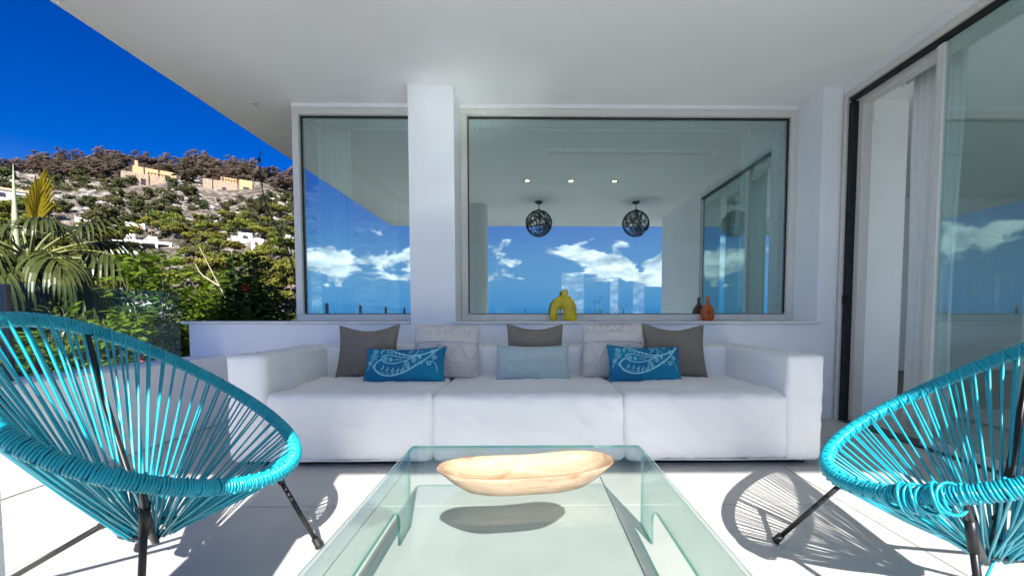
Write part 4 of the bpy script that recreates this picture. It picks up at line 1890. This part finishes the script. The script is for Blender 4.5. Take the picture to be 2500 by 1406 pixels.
def house(name, label, x, y, rot, parts, z=None, turn=0.):
    th = math.atan2(-x, y) + turn
    root = empty(name, (x, y, (H(x, y) if z is None else z) - .3), th, label, 'house')
    for p in parts:
        kind, b, m = p[0], p[1], p[2]
        if kind == 'window':
            x0, x1, yy, z0, z1 = b
            w = MB()
            t = .14
            w.box(x0 - t, x1 + t, yy - .10, yy - .004, z1, z1 + t)
            w.box(x0 - t, x1 + t, yy - .10, yy - .004, z0 - t, z0)
            w.box(x0 - t, x0, yy - .099, yy - .004, z0, z1)
            w.box(x1, x1 + t, yy - .099, yy - .004, z0, z1)
            o = w.build('window', m, root)
            MB().box(x0, x1, yy - .03, yy - .005, z0, z1).build('pane', DARKW, o)
        elif kind == 'pergola':
            x0, x1, y0, y1, zz = b
            o = MB().box(x0, x1, y0, y0 + .25, zz - .25, zz).build('pergola', m, root)
            n = max(4, int((x1 - x0) / .9))
            for k in range(n):
                xx = x0 + (x1 - x0 - .18) * k / (n - 1)
                MB().box(xx, xx + .18, y0 - .3, y1, zz + .004, zz + .18).build('rafter', m, o)
            for xx in (x0, x1 - .25):
                MB().box(xx, xx + .25, y0 + .01, y0 + .24, 0, zz - .252).build('post', m, o)
        else:
            bevel(MB().box(*b).build(kind, m, root), .05, 1)
    return root


house('hill_house', 'ochre and stone villa with timber pergolas and chimney on the ridge among brown trees', -159.1, 187, 0, [
    ('stone_block', (-.8, 5.2, -1, 3, -1.5, 4.6), STONEW), ('wall_block', (3.2, 8.6, 1.2, 6, -1.5, 8.0), OCHRE), ('wall_block', (-9.0, -.82, 1.5, 7, -1, 5.2), STONEW),
    ('wall_block', (-5.2, 3.1, 4.0, 8, 0, 8.6), OCHRE), ('chimney', (-4.6, -3.6, 4.2, 5.2, 8.61, 11.0), OCHRE), ('window', (4.6, 6.4, 1.2, 4.7, 6.3), OCHRE),
    ('window', (-3.2, -1.6, 1.5, .6, 3.2), STONEW), ('pergola', (-.9, 4.9, -1.2, 2.6, 5.6), TIMBER), ('pergola', (-2, 3, 3.6, 6, 9.6), TIMBER)], turn=.1)
house('hill_house', 'ochre house with long stone terrace wall and brown pergola on the ridge right', -129.6, 194.2, 0, [
    ('stone_block', (-10.5, 2.4, 0, 4, -2.5, 4.0), STONEW), ('wall_block', (2.42, 7.2, -.4, 5, -2.5, 6.0), OCHRE), ('wall_block', (-4.0, 2.3, 3.0, 7, 1, 6.6), OCHRE),
    ('wall_block', (7.22, 11, 1.5, 6, -2.5, 3.0), OCHRE), ('wall_block', (11.02, 16, 2.5, 6, -2.5, 1.6), STONEW), ('pergola', (-7.5, 1.8, -.3, 3, 5.0), TIMBER),
    ('pergola', (-3.6, 2.0, 2.6, 6, 7.4), TIMBER), ('window', (3.6, 6.0, -.4, 1.9, 2.9), OCHRE), ('window', (8.0, 9.6, 1.5, -.2, .9), OCHRE), ('window', (-4, -2.6, 0, -.2, 1.4), STONEW),
    ('pergola', (11.2, 15.6, 2.0, 5, 2.4), TIMBER)], turn=.12)
house('hill_house', 'white cubic house with stone base, upper of the three white houses', -137.5, 138.8, 0, [
    ('wall_block', (-3.4, .2, .6, 5, -1, 3.2), WHITE), ('stone_base', (-3.2, -.2, .45, .59, -1, 2.0), BEIGE), ('wall_block', (.22, 3.5, 0, 5, -1, 3.4), WHITE),
    ('stone_base', (.5, 3.2, -.1, -.01, -1, 1.1), BEIGE), ('upper_block', (.3, 3.2, 2.2, 6, 3.41, 5.6), WHITE), ('window', (.6, 3.0, 0, 1.5, 2.9), WHITE),
    ('window', (-1.4, -.7, .6, 1.6, 2.3), WHITE), ('window', (2.2, 3.0, 2.2, 3.9, 4.8), WHITE), ('terrace_slab', (-6.5, -.5, -3.5, .4, -1.5, -.5), BEIGE)], turn=.05)
house('hill_house', 'small white cube house with beige front panel', -113.3, 127.2, 0, [
    ('wall_block', (-2.1, 2.1, 0, 4, -1, 3.7), WHITE), ('stone_panel', (-.55, 1.7, -.12, -.01, -1, 3.2), BEIGE), ('window', (-1.6, -1.0, 0, .8, 2.4), WHITE),
    ('garden_wall', (2.5, 7.0, 1.0, 1.5, -1, 2.2), STONEW), ('gate_block', (6.1, 7.1, .9, 1.8, -1, 2.8), WHITE), ('garden_wall', (7.12, 11, 1.4, 1.9, -1, 1.5), STONEW), ('chimney', (1.0, 1.4, 1.5, 1.9, 3.71, 4.5), WHITE)])
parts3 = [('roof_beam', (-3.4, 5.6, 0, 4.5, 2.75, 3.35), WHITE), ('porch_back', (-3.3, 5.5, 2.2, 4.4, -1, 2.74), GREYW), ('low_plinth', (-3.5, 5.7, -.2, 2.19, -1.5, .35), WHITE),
          ('side_block', (-5.9, -3.42, .4, 4, -1, 2.9), WHITE), ('stone_base', (-5.8, -4.9, .3, .39, -1, 2.0), BEIGE), ('window', (-4.5, -3.9, .4, 1.2, 1.9), WHITE),
          ('roof_block', (1.0, 2.9, 1.5, 3.5, 3.36, 4.7), WHITE), ('chimney', (-1.9, -1.4, 1.6, 2.1, 3.36, 4.9), WHITE), ('side_wall', (5.72, 8.4, .6, 1.0, -1, 1.3), WHITE)]
for xx in (-3.4, -.62, 2.35, 5.1):
    parts3.append(('porch_pillar', (xx, xx + .5, .02, .5, .36, 2.74), WHITE))
for xx in (-2.6, .3, 3.3):
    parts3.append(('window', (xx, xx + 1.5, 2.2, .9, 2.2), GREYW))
house('hill_house', 'long white house with three dark porch openings', -97.0, 110.8, 0, parts3, turn=.05)
house('hill_house', 'white house with flat roof half hidden behind the palm spear', -172.8, 149.5, 0, [
    ('wall_block', (-8, 6, 0, 5, -1, 3.2), WHITE), ('roof_edge', (-8.3, 6.3, -.5, 5.4, 3.21, 4.0), BEIGE), ('window', (0, 4.5, 0, .8, 2.4), WHITE), ('window', (-6, -2, 0, .8, 2.4), WHITE)])
house('hill_house', 'low white house with roof terrace and chimney post just above the bushes', -66.2, 78.0, 0, [
    ('roof_edge', (-4.2, 4.4, -.3, 5, 2.2, 2.75), WHITE), ('wall_block', (-4.0, 4.2, 0, 4.8, -2, 2.19), WHITE), ('chimney', (-1.5, -1.0, .6, 1.1, 2.76, 4.3), WHITE),
    ('window', (1.0, 3.4, 0, .5, 1.8), WHITE), ('beige_panel', (-3.6, -2.0, -.08, -.01, -1, 1.9), BEIGE), ('window', (-1.2, .2, 0, .5, 1.8), WHITE)], z=.6)
house('hill_house', 'tiny white house among the pines above the forked twig', -76.7, 119.2, 0, [('wall_block', (-1.6, 1.6, 0, 3, -1, 2.6), WHITE), ('side_block', (-3.0, -1.62, .6, 3, -1, 1.6), WHITE), ('window', (-.6, .6, 0, .9, 1.9), WHITE)])
house('hill_house', 'small white box house at the edge of the pine wood', -69.8, 113.8, 0, [('wall_block', (-1.7, 1.1, 0, 3, -1, 2.7), WHITE), ('side_block', (1.12, 2.6, .5, 3, -1, 2.0), WHITE), ('window', (-1.0, -.2, 0, 1.0, 1.8), WHITE)])
house('hill_house', 'small white house cut off by the corner window frame', -62.4, 113.8, 0, [('wall_block', (-1.3, 1.6, 0, 3, -1, 2.5), WHITE), ('window', (-.6, .4, 0, .9, 1.7), WHITE), ('roof_block', (-.4, .8, .5, 2, 2.51, 3.2), WHITE)])
hw = MB()
for k in range(7):
    x = -108 + k * 2.6
    y = 178 + k * .5
    hw.box(x, x + 2.7, y, y + .5, H(x, y) - 1, H(x, y) + 1.7 - k * .05)
tag(hw.build('stone_wall', mat('wall_stone', (.55, .47, .38), .95, .2, 1.2)), 'pale stone garden wall stepping down right of the ridge houses', 'wall')
